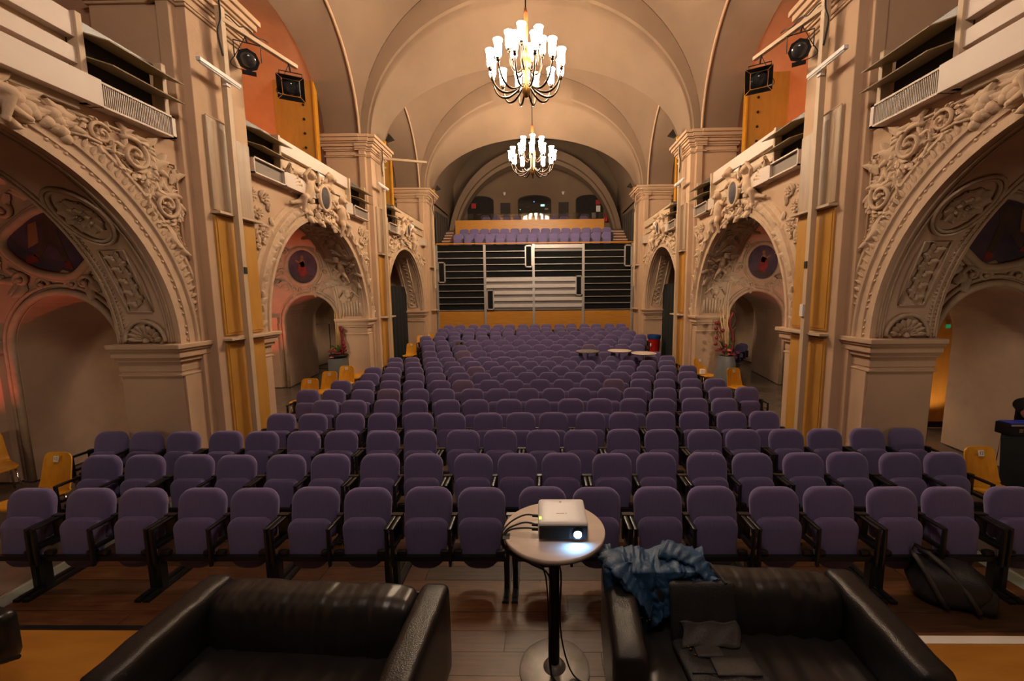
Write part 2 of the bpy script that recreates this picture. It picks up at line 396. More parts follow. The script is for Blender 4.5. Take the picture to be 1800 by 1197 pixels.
# ---------------------------------------------------------------- side walls with chapels and galleries
def ring(i, k, n=40, t0=0, t1=pi): return [arch_pt(i, lerp(t0, t1, j/n), k) for j in range(n+1)]
def side_wall(sx, nm):
    W = None
    # hall face above the chapel arches
    mb = MB(sx)
    for i, (yc, a) in enumerate(BAYS):
        y0, y1 = YCUT[i], YCUT[i+1]
        def outer(th):
            c, s = cos(th), sin(th); k = 1e9
            if c > 1e-6: k = min(k, (y1-yc)/c)
            if c < -1e-6: k = min(k, (y0-yc)/c)
            if s > 1e-6: k = min(k, (ZG-ZS)/s)
            return yc+k*c, ZS+k*s
        ths = [pi*j/48 for j in range(49)]
        for cy_, cz_ in ((y1, ZG), (y0, ZG)): ths.append(atan2(cz_-ZS, cy_-yc))
        ths.sort()
        for x in (XW, XW+TH):
            vs = []; fs = []
            for th in ths: e = arch_pt(i, th); o = outer(th); vs += [(x, e[0], e[1]), (x, o[0], o[1])]
            for j in range(len(ths)-1): fs.append((2*j, 2*j+1, 2*j+3, 2*j+2))
            mb.add(vs, fs)
            mb.add([(x, yc+a, 0), (x, y1, 0), (x, y1, ZS), (x, yc+a, ZS)], [(0, 1, 2, 3)])
            mb.add([(x, y0, 0), (x, yc-a, 0), (x, yc-a, ZS), (x, y0, ZS)], [(0, 1, 2, 3)])
        for yj in (yc+a, yc-a): mb.add([(XW, yj, 0), (XW+TH, yj, 0), (XW+TH, yj, ZS), (XW, yj, ZS)], [(0, 1, 2, 3)])
    W = struct(mb.build('wall_'+nm, PL), 'beige %s hall wall of chapel arches, galleries and stucco' % nm, 'wall')
    # soffits
    for i, (yc, a) in enumerate(BAYS):
        m = MB(sx); m.grid(lambda u, v: (XW+TH*v, *arch_pt(i, pi*u)), 48, 3); m.build('arch_soffit', PLC, W, smooth='flat')
    # chapels: outer wall, barrel vault, cross walls with doorways
    m = MB(sx); m.box(XO, XO+.2, YCUT[0], 24.4, 0, 10); m.build('outer_wall', PLC, W)
    for i, (yc, a) in enumerate(BAYS):
        m = MB(sx); m.grid(lambda u, v: (lerp(XW+TH, XO, v), yc+(a+.45)*cos(pi*u), 3.95+.72*sin(pi*u)), 24, 4); m.build('chapel_vault', PLC, W, smooth='flat')
    for k, (yf, yb) in enumerate(((5.6, 7.75), (11.7, 13.9), (17.0, 18.3))):
        m = MB(sx); cx, hw, zs2 = 6.44, .76, 1.95; SP = .22 if k == 0 else .36
        if k == 0 and sx > 0: yb, SP = 7.0, .14
        if k == 2: m.box(XW+TH, XO, yf, yb, 0, ZG); m.build('cross_wall', PLC, W); continue
        ths = sorted([pi*j/24 for j in range(25)]+[atan2(ZG-zs2, XO-cx), atan2(ZG-zs2, XW+TH-cx)])
        for yy, sp in ((yf, 0), (yb, SP)):
            vs = []
            for th in ths:
                c, s = cos(th), sin(th); q = 1e9
                if c > 1e-6: q = min(q, (XO-cx)/c)
                if c < -1e-6: q = min(q, (XW+TH-cx)/c)
                if s > 1e-6: q = min(q, (ZG-zs2)/s)
                vs += [(cx+(hw+(sp if c > 0 else 0))*c, yy, zs2+hw*s), (cx+q*c, yy, zs2+q*s)]
            m.add(vs, [(2*j, 2*j+1, 2*j+3, 2*j+2) for j in range(len(ths)-1)])
            m.box(cx+hw+sp, XO, yy-.001, yy+.001, 0, zs2); m.box(XW+TH, cx-hw, yy-.001, yy+.001, 0, zs2)
        m.grid(lambda u, v: (cx+(hw+SP*v*(cos(pi*u) > 0))*cos(pi*u), lerp(yf, yb, v), zs2+hw*sin(pi*u)), 24, 1)
        m.add([(cx+hw, yf, 0), (cx+hw+SP, yb, 0), (cx+hw+SP, yb, zs2), (cx+hw, yf, zs2)], [(0, 1, 2, 3)])
        m.add([(cx-hw, yf, 0), (cx-hw, yb, 0), (cx-hw, yb, zs2), (cx-hw, yf, zs2)], [(0, 1, 2, 3)])
        cw = m.build('cross_wall', PLC, W)
        # moulded door surround
        m = MB(sx); pts = [(cx+hw+.05, yf-.02, 0)]+[(cx+(hw+.05)*cos(pi*j/24), yf-.02, zs2+(hw+.05)*sin(pi*j/24)) for j in range(25)]+[(cx-hw-.05, yf-.02, 0)]
        m.tube(pts, .05, 6); m.tube([(p[0]+(.09 if p[0] > cx else -.09)*(1 if p[2] < zs2 else abs(p[0]-cx)/hw), p[1], p[2]+(.09*(p[2]-zs2)/hw if p[2] > zs2 else 0)) for p in pts], .025, 6)
        m.build('door_surround', STD, cw, smooth='flat')
        # strips of wall pilaster beside the doorway
        m = MB(sx); m.box(cx+hw+.22, cx+hw+.62, yf-.07, yf, 0, 2.0); m.box(cx+hw+.17, cx+hw+.67, yf-.12, yf, 1.9, 2.08); m.build('wall_pilaster', PLC, cw)
        # fresco in a stucco frame above the doorway
        R = lambda a_, b_, c_: Vector((a_, yf-c_, b_))
        pc = (6.46, 3.42) if k == 0 else (6.56, 3.53); rx, rz = (.62, .46) if k == 0 else (.47, .52)
        shp = [(pc[0]+rx*cos(t)*(1+(.10*cos(4*t) if k == 0 else 0)), pc[1]+rz*sin(t)*(1+(.08*cos(3*t+.5) if k == 0 else 0))) for t in [2*pi*j/40 for j in range(40)]]
        m = MB(sx); m.prism(shp, R, .0, .02); fr = m.build('fresco', PAINT, cw)
        m = MB(sx); m.tube([R(x, z, .03) for x, z in shp], .055, 7, closed=True); m.tube([R(pc[0]+(x-pc[0])*1.13, pc[1]+(z-pc[1])*1.13, .02) for x, z in shp], .03, 6, closed=True)
        m.build('fresco_frame', STD, cw, smooth='flat')
        def patch(nm_, poly, mat): q = MB(sx); q.prism([(pc[0]+x, pc[1]+z) for x, z in poly], R, .02, .024); q.build(nm_, mat, fr)
        if k == 0:
            d = 1
            patch('painted_legs', [(-.22, -.24), (-.14, -.26), (-.06, -.06), (.06, -.02), (.20, -.20), (.28, -.16), (.14, .10), (-.10, .12)], PAINTB)
            patch('painted_torso', [(-.10, .12), (.14, .10), (.18, .34), (.02, .40), (-.12, .32)], PAINTB)
            patch('painted_cloak', [(.18, .02), (.34, -.06), (.30, .26), (.18, .30)], PAINTS)
            patch('painted_boot', [(-.26, -.36), (-.14, -.34), (-.14, -.25), (-.22, -.24)], PAINTR)
            patch('painted_boot', [(.20, -.24), (.40, -.28), (.38, -.17), (.26, -.14)], PAINTR)
        else:
            patch('painted_cloak', [(-.12, -.22), (.06, -.30), (.16, -.10), (.12, .10), (-.02, .16), (-.08, .0)], PAINTR)
            patch('painted_torso', [(-.04, .0), (.06, -.02), (.08, .20), (.0, .22), (-.06, .12)], PAINTS)
            patch('painted_head', [(.02+.045*cos(2*pi*q/10), .27+.05*sin(2*pi*q/10)) for q in range(10)], PAINTS)
            patch('painted_arm', [(.06, .12), (.20, .20), (.22, .16), (.08, .06)], PAINTS)
            patch('painted_ground', [(-.30, -.26), (-.05, -.40), (.2, -.42), (.30, -.26), (.1, -.30), (-.1, -.22)], PAINTB)
        # rolling leafwork around the frame
        m = MB(sx); random.seed(20+k)
        for j in range(11 if k == 0 else 14):
            th = 2*pi*j/(11 if k == 0 else 14)+.2; rr = 1.34
            x_, z_ = pc[0]+rx*rr*cos(th), pc[1]+rz*rr*sin(th)
            if z_ < 2.86 or z_ > 4.2: continue
            if j % 2: scroll(m, R, x_, z_, .12, 1.3, th, 1 if cos(th) > 0 else -1, .035, .06)
            for e in range(3): leaf(m, R, x_, z_, th+random.uniform(-1, 1), .26, .07, .09, .8, bend=random.uniform(-1.2, 1.2))
        for j in range(9):
            t = j/8; leaf(m, R, lerp(pc[0]-.95, pc[0]+.95, t), 2.93+.16*sin(pi*t)-.1, (.3 if t > .5 else pi-.3), .24, .06, .06, .7, bend=.7)
        scroll(m, R, pc[0]-.22, 2.86, .10, 1.2, 0, 1, .03, .05); scroll(m, R, pc[0]+.22, 2.86, .10, 1.2, pi, -1, .03, .05)
        m.build('leaf_relief', STD, cw, smooth='flat')
        if k == 1:     # the round medallion on the far wall seen through the doorway
            m = MB(sx); Q = lambda a_, b_, c_: Vector((a_, 16.95-c_, b_))
            for rr, t in ((.50, .05), (.36, .035), (.16, .04)): m.tube([Q(8.02+rr*cos(2*pi*j/28), 1.55+rr*sin(2*pi*j/28), .03) for j in range(28)], t, 6, closed=True)
            flower(m, Q, 8.02, 1.55, .14, 8, .06); m.tube([Q(x, z, .02) for x, z in ((7.6, .2), (7.6, .98), (8.35, .98), (8.35, .2))], .03, 5)
            m.build('wall_medallion', STD, W, smooth='flat')
    # imposts
    for i, (yc, a) in enumerate(BAYS):
        for d in (-1, 1):
            yj = yc+d*a; m = MB(sx)
            for z0, z1, o in ((1.60, 1.635, .035), (1.66, 1.80, .012), (1.80, 1.86, .06), (1.86, 1.95, .10), (1.95, 1.985, .13), (1.985, 2.05, .16)):
                ya, yb = sorted((yj-d*o, yj+d*.44)); m.box(XW-o*.8, XW+TH+.02, ya, yb, z0, z1)
            m.build('impost', PL, W, bevel=.012)
            # plinth-like recess pilaster of the jamb
            m = MB(sx); ya, yb = sorted((yj+d*.02, yj+d*.44)); m.box(XW-.025, XW, ya, yb, 0, 1.6); m.build('jamb_pilaster', PL, W)
    # archivolts
    for i, (yc, a) in enumerate(BAYS):
        P = lambda u, v, ww: Vector((XW-ww, u, v))
        prof = [(.0, .0), (.0, .03), (.085, .03), (.09, .015), (.13, .015), (.135, .035), (.23, .035), (.24, .06), (.27, .065), (.28, .03), (.41, .03), (.42, .05), (.45, .05), (.455, .0)]
        if i == 1: prof = [(.0, .0), (.0, .05), (.07, .06), (.08, .03), (.16, .03), (.18, .09), (.26, .12), (.34, .09), (.36, .03), (.46, .03), (.47, .0)]
        m = MB(sx)
        m.grid(lambda u, v: (lambda q: P(*arch_pt(i, pi*u, prof[q][0]), prof[q][1]))(round(v*(len(prof)-1))), 64, len(prof)-1)
        av = m.build('archivolt', ST, W)
        m = MB(sx); random.seed(40+i)
        if i == 1:
            n = 60
            for j in range(n):
                th = pi*(j+.5)/n; y_, z_ = arch_pt(i, th, .26); leaf(m, lambda u, v, ww: P(u, v, ww+.09), y_, z_, th+pi/2*(1 if th < pi/2 else -1)+random.uniform(-.5, .5), .15, .06, .05, .8, bend=random.uniform(-1, 1))
        else:
            n = 84
            for j in range(n):
                th = pi*(j+.5)/n
                y_, z_ = arch_pt(i, th, .30); leaf(m, lambda u, v, ww: P(u, v, ww+.028), y_, z_, th+.35*(1 if th < pi/2 else -1), .10, .028, .045, .6, n=3)
                y_, z_ = arch_pt(i, th, .11)
                if j % 4 != 3: c = P(y_, z_, .022); m.ell(c, (.018, .02, .02), 5, 4)
        m.build('leaf_moulding', ST, av, smooth='flat')
    # spandrel reliefs
    P = lambda u, v, ww: Vector((XW-ww, u, v))
    for i, (yc, a) in enumerate(BAYS):
        m = MB(sx); random.seed(60+i)
        for d in (1, -1):
            Pd = (lambda u, v, ww, yc=yc, d=d: P(yc+d*u, v, ww))
            if i == 0:
                if d < 0: continue
                acanthus(m, Pd, 1.82, 4.36, .21, 2.2, -1, 8, .030, .09); acanthus(m, Pd, 2.18, 3.86, .20, 1.2, -1, 8, .030, .09)
                acanthus(m, Pd, 1.47, 4.47, .13, .5, 1, 5, .022, .07); flower(m, Pd, 1.98, 4.12, .12, 7, .08)
                for x_, z_, an, L in ((1.98, 4.2, 1.1, .34), (2.05, 4.25, .6, .3), (2.2, 4.3, 1.9, .22), (2.22, 3.62, -1.7, .32), (2.28, 3.45, -1.4, .26), (2.02, 4.0, -.4, .3), (1.9, 4.5, .2, .26), (2.1, 4.5, 2.6, .2), (2.3, 4.15, 1.2, .25), (1.25, 4.55, 3.4, .3)):
                    leaf(m, Pd, x_, z_, an, L, L*.24, .09, .8, bend=random.choice((-.9, .9)))
                for t in (0, 1, 2): blob(m, Pd, 2.34, 3.34-.13*t, .045-.008*t)
                for j in range(60):
                    x_, z_ = random.uniform(1.3, 2.42), random.uniform(3.2, 4.56)
                    if ((x_/2.75)**2+((z_-ZS)/2.84)**2) < 1.0 or (x_ > 2.12 and z_ > 4.4): continue
                    leaf(m, Pd, x_, z_, random.uniform(-3, 3), random.uniform(.12, .22), random.uniform(.03, .055), .06, .9, bend=random.choice((-1.4, 1.4)))
                m2 = MB(sx)
                bd = [(1.2, 4.60), (2.12, 4.60), (2.12, 4.42), (2.40, 4.42), (2.40, 3.0)]
                strip(m2, Pd, bd, .016); beads(m2, Pd, [(x-.04, z-.04) for x, z in bd], .013, .042)
                ar = [(lambda q: (q[0]-yc, q[1]))(arch_pt(0, radians(tt), .56)) for tt in range(22, 66, 3)]; beads(m2, Pd, ar, .014, .046); strip(m2, Pd, [(x*.985, z) for x, z in ar], .012)
                m2.build('beaded_border', ST, W, smooth='flat')
                for j in range(26):     # fruit garland over the crown
                    x_ = random.uniform(.45, 1.12); z_ = 4.62-.30*(x_-.3)**1.3+random.uniform(-.10, .07)
                    blob(m, Pd, x_, z_, random.uniform(.045, .08), .08, 10, 7)
                for j in range(16):
                    x_ = random.uniform(.4, 1.2); leaf(m, Pd, x_, 4.60-.28*(x_-.3)+random.uniform(-.14, .12), random.uniform(-1.2, .4), .2, .06, .12, .6, bend=.6)
                m.tube([Pd(1.12, 4.36, .05), Pd(1.3, 4.38, .06), Pd(1.45, 4.36, .05)], .016, 6)
                scroll(m, Pd, 2.62, 4.36, .09, 1.4, 1.5, 1, .03, .06)
            elif i == 1:
                for x_, z_ in ((1.92, 4.42), (2.12, 4.12), (2.02, 3.78), (2.24, 4.40)):
                    flower(m, Pd, x_, z_, .12, 7, .10)
                for j in range(16): leaf(m, Pd, random.uniform(1.75, 2.3), random.uniform(3.5, 4.5), random.uniform(-3, 3), .16, .05, .08, .8, bend=1)
                scroll(m, Pd, 2.2, 3.55, .08, 1.3, 1, 1, .025, .05)
            else:
                for j in range(22):
                    x_ = random.uniform(.9, 2.1); leaf(m, Pd, x_, 4.62-.42*max(0, x_-1.1)+random.uniform(-.25, .1), random.uniform(-2.6, .2), .24, .07, .10, .8, bend=random.uniform(-1, 1))
                for x_, z_, r_ in ((1.25, 4.42, .12), (1.6, 4.2, .11), (1.9, 3.9, .1)): acanthus(m, Pd, x_, z_, r_, 1, -1, 5, .03, .08)
        m.build('acanthus_relief', ST, W, smooth='flat')
    putto('putto_relief', W, lambda u, v, ww: Vector((XW-.02-ww, 3.15+u, 4.64+v)), (.30, -.02), .9, 1, 0, sx)
    # crowning cartouches
    for i, yk, zk, sc in ((1, 9.08, 4.80, 1.0), (2, 14.72, 4.98, .85)):
        Pk = lambda u, v, ww: Vector((XW-.03-ww, yk+u*sc, zk+v*sc))
        m = MB(sx); m.grid(lambda u, v: Pk(.19*v*cos(2*pi*u), .24*v*sin(2*pi*u), .15+.05*(1-v*v)), 24, 4, cu=True); pq = m.build('cartouche_shield', M_SHIELD, W, smooth='flat')
        m = MB(sx); m.tube([Pk(.21*cos(2*pi*j/24), .26*sin(2*pi*j/24), .14) for j in range(24)], .04*sc, 7, closed=True)
        random.seed(80+i)
        for j in range(8):
            th = 2*pi*j/8; scroll(m, Pk, .30*cos(th), .34*sin(th), .09, 1.3, th, 1 if j % 2 else -1, .03*sc, .18)
            leaf(m, Pk, .24*cos(th), .3*sin(th), th+.4, .26, .08, .16, .7, bend=.8)
            leaf(m, Pk, .28*cos(th+.3), .32*sin(th+.3), th-.3, .22, .07, .13, .7, bend=-.9)
        for j in range(14): leaf(m, Pk, random.uniform(-.7, .7), random.uniform(-.42, -.2)-.1*abs(random.random()), random.uniform(-3, 0), .24, .07, .12, .8, bend=random.uniform(-1, 1))
        for j in range(6):     # fluttering drapery
            m.tube([Pk(-.75-.09*j, -.05+.05*j, .05), Pk(-.85-.06*j, .08+.06*j, .12), Pk(-1.02-.02*j, .02+.05*j, .10), Pk(-1.1, -.12+.03*j, .04)], .035*sc, 6)
        m.build('cartouche_frame', ST, W, smooth='flat')
        putto('putto_relief', W, Pk, (-.55, -.02), 1.0, -1, 0, sx); putto('putto_relief', W, Pk, (.80, -.22), .92, 1, 1, sx)
        remeshed('putto_head_relief', [((.28, .30, .08), .07, (.30, .42, .13), .06), ((.1, .3, .1), .05, (.28, .32, .1), .06), ((.28, .32, .1), .06, (.46, .22, .12), .04)],
                 [((.30, .50, .15), .10), ((.26, .48, .22), .045), ((.35, .48, .22), .045), ((.22, .55, .12), .045), ((.30, .60, .12), .05), ((.38, .56, .12), .045)], ST, W, .015, sx, Pk)
    # soffit ornaments
    for i, (yc, a) in enumerate(BAYS):
        Q = lambda u, v, ww, i=i, yc=yc, a=a: Vector((XW+TH*v, yc+(a-ww)*cos(u), ZS+(RB-ww)*sin(u)))
        S = lambda u, v, ww, Q=Q, a=a: Q(u/a, .5+v/TH, ww)       # metric coordinates: u along the arch, v across
        m = MB(sx); random.seed(100+i)
        for tt in (.07, .15, .86, .94): m.tube([Q(pi*j/48, tt, .008) for j in range(49)], .015, 5)
        if i == 0:
            for d in (0, 1):
                D = (lambda u, v, ww, d=d: S(u if d == 0 else pi*BAYS[0][1]-u, v, ww))
                for rr, hh in ((.29, .03), (.255, .02)): m.tube([D(1.66+rr*1.25*cos(2*pi*j/28), rr*sin(2*pi*j/28), hh) for j in range(28)], .02, 6, closed=True)
                flower(m, D, 1.66, 0, .22, 10, .10, 3)
                m.tube([D(.03+.27*sin(pi*j/14), .27*cos(pi*j/14), .03) for j in range(15)], .025, 6)
                for q, rr in enumerate((.20, .11)):
                    for j in range(9): th = pi*(j+.5)/9; leaf(m, D, .03+rr*.5*sin(th), rr*.5*cos(th), pi/2-th, rr*.6, rr*.18, .08, .8, n=4)
                blob(m, D, .04, 0, .04, .06)
                m.tube([D(x, v, .012) for x, v in ((.42, -.16), (1.22, -.16), (1.22, .16), (.42, .16), (.42, -.16))], .013, 5)
                for j in range(9):
                    x_ = .50+.075*j; blob(m, D, x_, .03*(-1)**j, .032, .03); leaf(m, D, x_, 0, 1.2*(-1)**j, .12, .035, .05, .8); leaf(m, D, x_, 0, -.5, .12, .035, .05, .8)
                for j in range(34):
                    m.box(-.05, .05, -.008, .008, 0, .02, Matrix.Translation(D(.06+.05*j, .315, .006)) @ Euler((0, 0, 0)).to_matrix().to_4x4())
        elif i == 1:
            for d in (0, 1):
                D = (lambda u, v, ww, d=d: S(u if d == 0 else pi*BAYS[1][1]-u, v, ww))
                for j in range(8): m.tube([D(.06, -.27+.077*j, .02), D(.2, -.27+.077*j, .035), D(.40+.05*(j % 2), -.27+.077*j, .02)], .024, 6)
                for j in range(46):
                    leaf(m, D, random.uniform(.75, 3.1), random.uniform(-.3, .3), random.uniform(-3, 3), .26, .07, .08, .9, bend=random.uniform(-1.3, 1.3))
                for j in range(10): scroll(m, D, random.uniform(.8, 3.1), random.uniform(-.25, .25), random.uniform(.07, .12), 1.3, random.uniform(0, 6), random.choice((-1, 1)), .028, .06)
                m.tube([D(.55, -.28, .04), D(.72, -.14, .07), D(.62, 0, .06), D(.72, .14, .07), D(.55, .28, .04)], .03, 6)
            m.build('leaf_relief', STD, W, smooth='flat'); m = MB(sx)
            remeshed('mask_relief', [((.52, 0, .03), .05, (.58, 0, .06), .06)], [((.62, 0, .06), .095), ((.66, .04, .12), .025), ((.66, -.04, .12), .025), ((.62, 0, .15), .022), ((.57, 0, .13), .03), ((.70, 0, .06), .085), ((.48, 0, .06), .045)], STD, W, .012, sx, S)
            putto('putto_relief', W, lambda u, v, ww: S(1.35+v, u, ww-.02), (0, 0), .72, 1, 1, sx)
        else:
            for d in (0, 1):
                D = (lambda u, v, ww, d=d: S(u if d == 0 else pi*BAYS[2][1]-u, v, ww))
                m.tube([D(x, v, .012) for x, v in ((.12, -.17), (2.3, -.17), (2.3, .17), (.12, .17), (.12, -.17))], .016, 5)
                for j in range(24): x_ = .22+.088*j; blob(m, D, x_, .03*(-1)**j, .034, .03); leaf(m, D, x_, 0, 1.2*(-1)**j, .12, .04, .06, .8)
        if m.v: m.build('soffit_ornament', STD, W, smooth='flat')
    # pilasters, upper piers, capitals
    for k, c in enumerate(PIERS):
        m = MB(sx); m.box(XW-.07, XW+.1, c-.62, c+.62, 0, 7.0); m.box(XW-.19, XW, c-.5, c+.5, 0, 7.0)
        m.box(XW+.02, XW+1.04, c-.56, c+.56, ZG, 7.05)
        pl = m.build('pilaster', PL, W, bevel=.01)
        m = MB(sx)
        for z0, z1, o in ((6.50, 6.535, .03), (6.535, 6.555, .045), (6.66, 6.70, .035), (6.70, 6.76, .06), (6.76, 6.84, .10), (6.84, 6.88, .14), (6.88, 6.97, .18), (6.97, 7.05, .22)):
            m.box(XW-.19-o, XW+.2, c-.5-o, c+.5+o, z0, z1); m.box(XW-.07-o*.8, XW+.2, c-.62-o*.6, c+.62+o*.6, z0, z1); m.box(XW+.02, XW+1.04+o, c-.56-o, c+.56+o, z0, z1)
        m.build('capital', PL, pl, bevel=.008)
    # galleries: floor, cross walls, arch soffits, vault
    m = MB(sx); m.box(XW+.02, XO, YCUT[0], 18.3, ZG-.06, ZG); m.build('gallery_floor', PLC, W)
    for k, c in enumerate(PIERS):
        m = MB(sx); m.box(XW+1.0, XO, c-.46, c+.46, ZG, 10); m.build('gallery_cross_wall', SALMON if k < 2 else PL, W)
    for (y0, y1) in ((-1.6, PIERS[0]-.56), (PIERS[0]+.56, PIERS[1]-.56), (PIERS[1]+.56, PIERS[2]-.56)):
        if y0 < 0: y0 = .55
        yc, hw = (y0+y1)/2, (y1-y0)/2
        m = MB(sx); m.grid(lambda u, v: (lerp(XW+.06, XW+1.04, v), yc+lerp(hw, hw+.02, v)*cos(pi*u), 7.0+lerp(2.75, 2.15, v)*max(0, sin(pi*u))), 36, 3); m.build('gallery_arch_soffit', PLD, W, smooth='flat')
        m = MB(sx); m.tube([(XW+.055, yc+(hw-.03)*cos(pi*j/36), 7.0+2.72*sin(pi*j/36)) for j in range(37)], .035, 6); m.build('arch_rib', PL, W, smooth='flat')
        m = MB(sx); m.grid(lambda u, v: (lerp(XW+1.04, XO, v), yc+(hw+.1)*cos(pi*u), 7.0+lerp(2.15, 2.3, v)*max(0, sin(pi*u))), 24, 2); m.build('gallery_vault', SALMON, W, smooth='flat')
        m = MB(sx); m.grid(lambda u, v: (XW+1.04, yc+lerp(hw+.02, hw+.3, v)*cos(pi*u), 7.0+lerp(2.15, 3.2, v)*max(0, sin(pi*u))), 24, 1); m.build('gallery_arch_face', SALMON, W)
    return W
M_SHIELD = M('slate_shield', (.055, .047, .05), .75, var=.4, scale=9)
WALLS = {s_: side_wall(s_, nm) for s_, nm in SIDES}
# rear bay side walls
for s_, nm in SIDES:
    m = MB(s_); m.box(XW+.15, XW+.4, 18.2, 24.5, 0, 11.5); m.build('rear_side_wall', PLD, WALLS[s_])

# ---------------------------------------------------------------- vault
def ellz(x, hw, z0, r): return z0+r*sqrt(max(0, 1-(x/hw)**2))
cm = MB()
cuts = [(-1.6, 5.75, 3.15, 2.6), (6.75, 11.67, 9.21, 2.46), (12.68, 17.19, 14.93, 2.26), (18.2, 22.5, 20.35, 2.15)]
for bi, (y0, y1, yc, hw) in enumerate(cuts):
    def web(u, v):
        t = -cos(pi*u); x = t*4.69; y = lerp(y0, y1, v); q = (y-yc)/hw
        T = 4.45*sqrt(max(0, 1-t*t)); Fv = 2.72*sqrt(max(0, 1-min(1, q*q))) if bi < 3 else 0
        return (x, y, 6.99+sqrt(T*T+Fv*Fv*(.10+.90*t*t)))
    cm.grid(web, 56, 28)
cm.grid(lambda u, v: (-cos(pi*u)*4.75, lerp(22.5, 24.4, v), 5.3+5.2*sin(pi*u)), 40, 2)
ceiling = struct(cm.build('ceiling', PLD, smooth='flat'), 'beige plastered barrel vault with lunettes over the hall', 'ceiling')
for yf, yr in ((5.75, 6.75), (11.67, 12.68), (17.19, 18.2), (22.5, 23.4)):
    last = yf > 20; m = MB()
    if last: prof = [(4.75, 5.3, 5.2, yf), (4.50, 5.3, 4.75, yf), (4.50, 5.3, 4.75, yf+.25), (4.38, 5.3, 4.55, yf+.27), (4.38, 5.3, 4.5, yr), (4.75, 5.3, 5.2, yr)]
    else: prof = [(4.69, 6.96, 4.47, yf), (4.50, 6.98, 3.72, yf), (4.48, 6.98, 3.66, yf+.05), (4.42, 6.98, 3.50, yf+.05), (4.39, 6.98, 3.40, yf+.09), (4.40, 6.98, 2.9, (yf+yr)/2), (4.43, 6.98, 2.38, yr), (4.69, 6.98, 4.47, yr)]
    def rib(u, v):
        hw, z0, r, y = prof[round(v*(len(prof)-1))]; a = pi*u
        return (-hw*cos(a), y, z0+r*sin(a))
    m.grid(rib, 64, len(prof)-1)
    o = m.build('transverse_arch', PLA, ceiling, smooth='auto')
# rear wall
bw = MB(); bw.box(-5, 5, 24.3, 24.5, 0, 11.5)
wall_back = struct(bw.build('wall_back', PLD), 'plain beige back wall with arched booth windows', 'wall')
# ---------------------------------------------------------------- chandeliers
def make_chandelier(loc, label, ztop):
    t = thing('chandelier', label, 'chandelier', loc, 'hall chandeliers')
    m = MB(); m.lathe([(.01, -.62), (.05, -.60), (.09, -.50), (.10, -.38), (.06, -.30), (.07, -.15), (.10, .0), (.12, .12), (.09, .22), (.04, .30), (.02, .34)], 16); m.build('body', BRASS, t, smooth='flat', local=True)
    m = MB(); m.lathe([(.035, .34), (.045, .5), (.045, 1.0), (.02, 1.12)], 12); m.build('stem_sleeve', CORDO, t, smooth='flat', local=True)
    m = MB(); m.tube([(0, 0, 1.1), (0, 0, ztop-loc[2])], .014, 8); m.build('hanging_rod', BRONZE, t, local=True)
    sh = MB(); sh.lathe([(.012, 0), (.05, .012), (.072, .07), (.072, .22), (.080, .29), (.096, .335), (.088, .335), (.070, .25)], 12, caps=False)
    sh = sh.build('lamp_shade', GLASSW, t, smooth='flat', local=True); first = True
    cp = MB(); cp.lathe([(.012, -.06), (.04, -.05), (.03, -.02), (.05, .005)], 10); cup = cp.build('lamp_cup', BRONZE, sh, smooth='flat', local=True)
    for n, R, zb, path, off in ((12, .75, -.12, ((.10, -.36), (.22, -.48), (.40, -.56), (.56, -.53), (.68, -.40), (.75, -.17)), .5), (6, .36, .27, ((.08, -.05), (.16, -.14), (.26, -.10), (.33, .02), (.36, .22)), .3)):
        ctrl = [Vector((r, 0, z)) for r, z in path]; pts = []
        for k in range(len(ctrl)-1):
            p0, p1, p2, p3 = ctrl[max(k-1, 0)], ctrl[k], ctrl[k+1], ctrl[min(k+2, len(ctrl)-1)]
            for j in range(4):
                u = j/4; pts.append(.5*((2*p1)+(p2-p0)*u+(2*p0-5*p1+4*p2-p3)*u*u+(3*p1-p0-3*p2+p3)*u**3))
        pts.append(ctrl[-1])
        am = MB(); am.tube(pts, [lerp(.014, .024, sin(pi*k/(len(pts)-1))) for k in range(len(pts))], 6)
        arm = am.build('arm', BRONZE, t, smooth='flat', local=True)
        for k in range(n):
            a = 2*pi*(k+off)/n
            o = arm if k == 0 else arm.copy()
            if k: col.objects.link(o)
            o.rotation_euler = (0, 0, a)
            if first: s2 = sh; first = False
            else:
                s2 = sh.copy(); col.objects.link(s2); c2 = cup.copy(); col.objects.link(c2); c2.parent = s2
            s2.location = (R*cos(a), R*sin(a), zb)
    return t
ch = make_chandelier((0, 9.0, 7.40), 'bright chandelier with white glass shades hanging nearest the camera', 11.7)
dup(ch, (.02, 14.65, 7.42), .26, 'bright chandelier with white glass shades hanging farther back above the rear seats')
fill_ch = dup(ch, (0, .6, 7.40), .1, 'added unseen chandelier with white glass shades, standing in for stage light on the front')  # added out of view as fill light for the front rows
me_d = None
for k in fill_ch.children:
    if k.name.startswith('lamp_shade'):
        if me_d is None: me_d = k.data.copy(); me_d.materials.clear(); me_d.materials.append(GLASS_FILL)
        k.data = me_d

